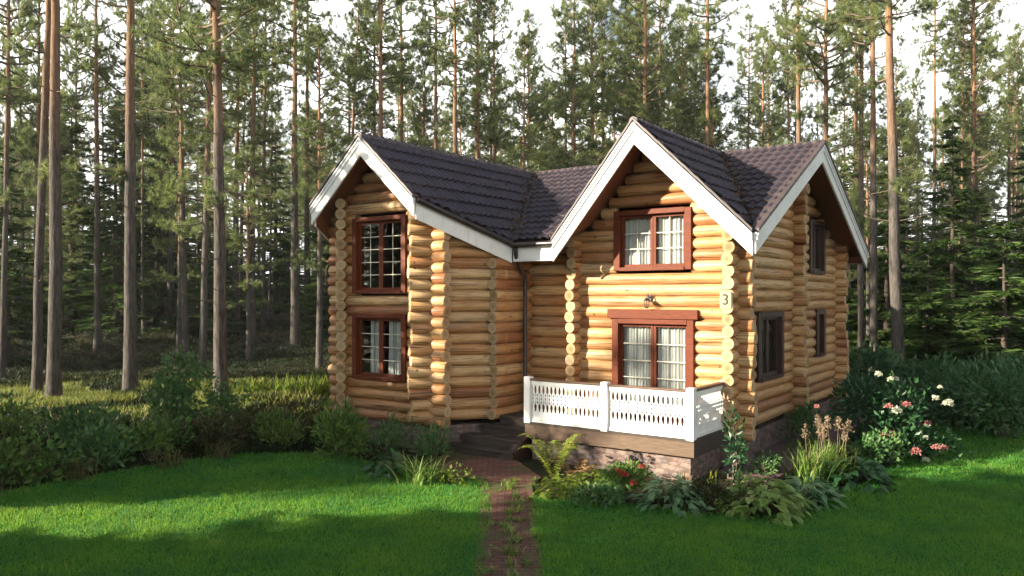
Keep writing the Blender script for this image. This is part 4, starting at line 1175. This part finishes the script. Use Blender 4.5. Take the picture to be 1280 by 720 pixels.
for k, (x, y, h, mt, lb) in enumerate([(-5.6, 18.0, .95, 'shrubdry', 'brown and green weeds left of the bay, nearest the bush'), (-4.9, 18.9, 1.0, 'shrubdry', 'tall dry weeds against the left side of the bay'), (-6.0, 19.8, .95, 'shrubdry', 'dry brown weeds behind the border left of the bay'), (-5.2, 17.6, .7, 'shrub', 'low green weeds at the lawn edge left of the leafy perennial')]):
    shrub('weed_patch', x, y, .75, .6, h, 800, .15, .035, mt, lb, cat='weeds', up=.9)
    clump('tall_grass', x + .2, y + .1, .55, h * 1.05, 130, .016, 'dryblade', 'dry tall grass between the weeds left of the bay', 'grass clump', group='dry tall grass left of the bay')
for k, (wv, xx, h) in enumerate(((15.3, -11.4, 4.9), (16.5, -11.8, 4.6), (15.8, -13.0, 5.2), (17.5, -12.4, 4.4), (17.1, -13.6, 5.0))):  # out-of-view shrubs, added and sized to throw shade over the upper lawn
    shrub('border_shrub', xx, (wv + .282 * xx) / .959, .95, .95, h, 4200, .16, .10, 'shrubteal', 'tall shrub added out of view at left to shade the lawn', group='tall shrubs added to shade the lawn', lumps=11)
# sunlit young growth behind, on the left
k = 0
for px, z in [(303, 26.5), (318, 26.2), (333, 26.8), (349, 26.4), (362, 26.0), (377, 26.6), (392, 26.2), (405, 26.4)]:
    x = (px - CXP) / F_PX * z
    clump('young_saplings', x, z, .35, .95, 60, .05, 'lime', 'yellow green sunlit saplings in a row left of the bay', 'saplings', group='sunlit saplings left of the bay')
# planting in front of the bay and steps
shrub('leafy_perennial', -3.62, 16.75, .62, .5, 1.0, 950, .20, .06, 'shrub', 'bushy green perennial with long leaves below the lower bay window', cat='plant', up=.5)
shrub('leafy_perennial', -2.55, 16.9, .55, .4, .75, 650, .14, .035, 'shrubteal', 'bluish green narrow leaved plant at the bay corner pier', cat='plant', up=.9)
shrub('leafy_perennial', -1.65, 16.5, .5, .35, .65, 550, .13, .035, 'shrubteal', 'bluish green narrow leaved plant beside the wooden steps', cat='plant', up=.9)
clump('day_lily', -1.62, 14.55, .62, .62, 110, .03, 'blade', 'clump of arching sword leaves at the lawn edge before the steps')
mound('hosta', -2.3, 15.3, .42, .36, 90, .22, .12, 'hosta', 'broad leaved hosta left of the sword leaf clump')
shrub('low_herb', -1.1, 14.4, .4, .3, .3, 260, .08, .05, 'lime', 'low yellow green herbs at the foot of the sword leaf clump', cat='plant')
# right of the path, along the veranda
fern(.78, 14.75, .62, .78, 11, 'fern', 'yellow green fern with upright fronds at the left veranda corner', [.2, .5, 2.4, 2.9, 1.4, 3.4, -.3, 5.2])
fern(1.15, 14.6, .45, .35, 7, 'ferndry', 'small rusty brown fern behind the yellow green leaves', [.3, .8, 2.6, 4.4, 5.4])
mound('lime_leaf_plant', .92, 13.55, .46, .36, 170, .15, .09, 'lime', 'bright yellow green broad leaved plant in the sun beside the path')
mound('lime_leaf_plant', 1.38, 13.75, .36, .40, 120, .15, .09, 'lime', 'second sunlit yellow green plant, closer to the red flowers')
shrub('geranium_patch', 1.95, 13.35, .55, .45, .55, 800, .09, .06, 'shrub', 'leafy patch with a few red flowers before the veranda base', cat='plant')
rp = [o for o in COL.objects if o.name.startswith('geranium_patch')][-1]
for p in ((-.1, -.38, .50), (.02, -.42, .38), (-.2, -.3, .55), (.16, -.35, .62)): bloom(rp, p, .055, 'petalred', 30)
shrub('low_herb', 1.5, 12.95, .5, .35, .4, 500, .09, .06, 'shrubteal', 'dark low leaves in front of the red flowers', cat='plant')
mound('hosta', 2.62, 12.85, .52, .46, 240, .20, .085, 'hostapale', 'pale green hosta mound in the middle of the veranda bed')
shrub('low_herb', 3.2, 12.65, .45, .4, .5, 600, .11, .03, 'shrubdry', 'dark brownish plant between the two pale hostas', cat='plant', up=.8)
clump('iris_leaves', 3.42, 13.55, .12, .62, 12, .07, 'fern', 'few upright yellow green blades at the veranda corner')
clump('iris_leaves', 2.95, 13.6, .25, .55, 40, .02, 'ferndry', 'thin dry grass at the right end of the stone base')
shrub('tall_perennial', 3.98, 14.2, .2, .2, 1.3, 230, .14, .06, 'hostadark', 'tall dark leafy stem plant beside the veranda corner', cat='plant', lumps=8)
mound('hosta', 3.95, 12.6, .66, .52, 280, .22, .13, 'hostalime', 'large variegated hosta mound left of the tall grass')
mound('hosta', 4.85, 13.1, .46, .42, 220, .20, .08, 'hostapale', 'pale blue green hosta at the foot of the tall grass')
clump('astilbe', 5.35, 14.3, .55, .95, 190, .022, 'blade', 'tall yellow green grassy clump with peach plumes by the house corner', plumes=3)
clump('astilbe', 6.05, 15.0, .5, .85, 130, .022, 'blade', 'second grassy clump with peach plumes, nearer the hydrangeas', plumes=6)
mound('hosta', 6.15, 14.35, .6, .44, 180, .22, .15, 'hostadark', 'dark green hosta right of the grassy clump')
clump('iris_leaves', 5.95, 14.55, .3, .55, 16, .06, 'lime', 'few yellow lit leaves on top of the dark hosta')
shrub('bed_shrub', 4.75, 14.9, .35, .35, .42, 320, .10, .045, 'shrubteal', 'low dark bush at the log corner by the paved apron', cat='plant')
shrub('bed_shrub', 6.5, 17.6, .55, .55, 1.0, 700, .12, .05, 'shrubteal', 'dark bush against the stone plinth of the right wall', cat='plant')
hy = shrub('hydrangea', 7.7, 17.0, 1.0, .9, 1.7, 1700, .14, .085, 'hostadark', 'big hydrangea bush with white and pink flower heads by the right wall', lumps=11)
heads = [(1098, 468, 'petalwhite', .10), (1113, 474, 'petalwhite', .08), (1120, 474, 'petalwhite', .08), (1175, 484, 'petalwhite', .06), (1169, 498, 'petalwhite', .09), (1185, 505, 'petalwhite', .13), (1121, 513, 'petalwhite', .12), (1133, 506, 'petalpink', .10), (1111, 508, 'petalpink', .10), (1160, 530, 'petalpink', .09), (1102, 545, 'petalpink', .10), (1115, 543, 'petalpink', .09), (1157, 575, 'petalwhite', .09), (1145, 565, 'petalpink', .12), (1170, 559, 'petalpink', .10), (1180, 560, 'petalpink', .09), (1125, 583, 'petalwhite', .07), (1157, 547, 'petalwhite', .07), (1021, 508, 'petalpink', .07)]
for px, py, mt, r in heads:
    z = 15.9 + random.uniform(-.25, .25) + (0.6 if py < 480 else 0); r *= .68; bloom(hy, ((px - CXP) / F_PX * z - 7.7, z - 17.0, EYE + (YH - py) / F_PX * z), r, mt)
shrub('hydrangea', 8.6, 16.6, .75, .6, .7, 700, .12, .08, 'hostadark', 'low front part of the hydrangea planting at the lawn edge', lumps=8)
shrub('hydrangea', 7.2, 15.9, .6, .5, .6, 800, .11, .07, 'shrubteal', 'low bush with reddish leaves before the hydrangea', lumps=6)
for (px, z, rx, h, lb) in [(1215, 20.5, 1.25, 1.45, 'rounded dark green shrub at the right lawn edge'), (1255, 19.0, 1.2, 1.6, 'rounded dark shrub nearest the right picture edge'), (1280, 21.5, 1.4, 1.6, 'dark shrub behind the others at the right picture edge'), (1165, 23.5, 1.2, 1.5, 'shadowed shrub behind the hydrangea'), (1100, 25.5, 1.2, 1.6, 'dark shrub at the back corner of the house'), (1235, 24.5, 1.3, 1.6, 'taller dark shrub under the young spruce')]:
    x = (px - CXP) / F_PX * z; shrub('rhododendron', x, z, rx, 1.0, h, 1700, .20, .085, 'rhodo', lb, lumps=12)
# weeds in the joints of the path
for k in range(34):
    y = 9.2 + 5.6 * (k + rng.random()) / 34; x = (.03 + rng.normal(0, .07)) if k % 3 else rng.choice([-.3, .3]) + rng.normal(0, .05)
    clump('path_weeds', x, y, rng.uniform(.08, .2), rng.uniform(.07, .2), int(rng.integers(14, 44)), .014, 'lime' if k % 4 == 0 else 'blade', 'tuft of weeds growing between the bricks of the path', 'weeds', group='weed tufts in the path')

# ground cover in the forest: blueberry twigs and grass nobody could count
mb = MB()
n = 26000; y = 17 + 34 * rng.random(n) ** 1.25; x = rng.uniform(-.72, .72, n) * y
cxh, cyh = O
du = (x - cxh) * .813 + (y - cyh) * -.582; dv = (x - cxh) * .582 + (y - cyh) * .813
inside = (du > -10.2) & (du < 1.5) & (dv > -1.4) & (dv < 8.4) | ((du > -9.6) & (du < -4.8) & (dv > -3) & (dv < 0))
inlawn = inpoly(x, y, lawn_poly) | inpoly(x, y, lawn_poly2)
front = (y < 18.2) & (x > -4.5) & (x < 9)
ok = ~inside & ~inlawn & ~front
x, y = x[ok], y[ok]; z = gh(x, y); P = np.stack([x, y, z], 1)
per = 9; Pp = np.repeat(P, per, 0) + np.stack([rng.normal(0, .10, len(P) * per), rng.normal(0, .10, len(P) * per), rng.uniform(0, .16, len(P) * per)], 1)
D = unit(len(Pp)) * .8 + np.array([0, 0, .9])
pat = np.repeat(.5 + .5 * np.sin(x * .8 + 2 * np.sin(y * .4)) * np.cos(y * .7), per)
leaves(mb, Pp, D, .13 * rng.uniform(.6, 1.3, len(Pp)), .045, rnd=np.clip(pat * .6 + .4 * rng.random(len(Pp)), 0, 1))
mb2 = MB(); n = 12000; yy = rng.normal(25.8, 2.2, n); xx = rng.uniform(-19, -5.2, n)  # added strip of bright grass, sunlight on the floor put into its colour
okk = (np.sin(xx * 1.1 + 2 * np.sin(yy * .7)) + .35 * np.sin(yy * 2.3 + xx) > -.35) & (yy > 21.5)
xx, yy = xx[okk], yy[okk]; Pb = np.repeat(np.stack([xx, yy, gh(xx, yy)], 1), 5, 0) + np.stack([rng.normal(0, .06, len(xx) * 5), rng.normal(0, .06, len(xx) * 5), np.zeros(len(xx) * 5)], 1)
leaves(mb2, Pb, unit(len(Pb)) * .45 + np.array([0, 0, 1]), .32 * rng.uniform(.5, 1.3, len(Pb)), .035, bend=.1)
tag(mb2.build('sunpatch_grass', M['sunpatchgrass']), kind='stuff')
tag(mb.build('ground_cover', M['cover']), kind='stuff')

# thin summer evening haze between the stems
mb = MB(); mb.box(-250, 250, -130, 270, -1.2, 34)
hm = bpy.data.materials.new('haze_air'); hm.use_nodes = True; hn = hm.node_tree; hn.nodes.clear()
ho = hn.nodes.new('ShaderNodeOutputMaterial'); hv = hn.nodes.new('ShaderNodeVolumePrincipled')
hv.inputs['Color'].default_value = (.93, .96, .92, 1); hv.inputs['Density'].default_value = .00042; hv.inputs['Anisotropy'].default_value = .2
hn.links.new(hv.outputs[0], ho.inputs['Volume'])
tag(mb.build('haze', hm), kind='stuff')
cy.volume_bounces = 0
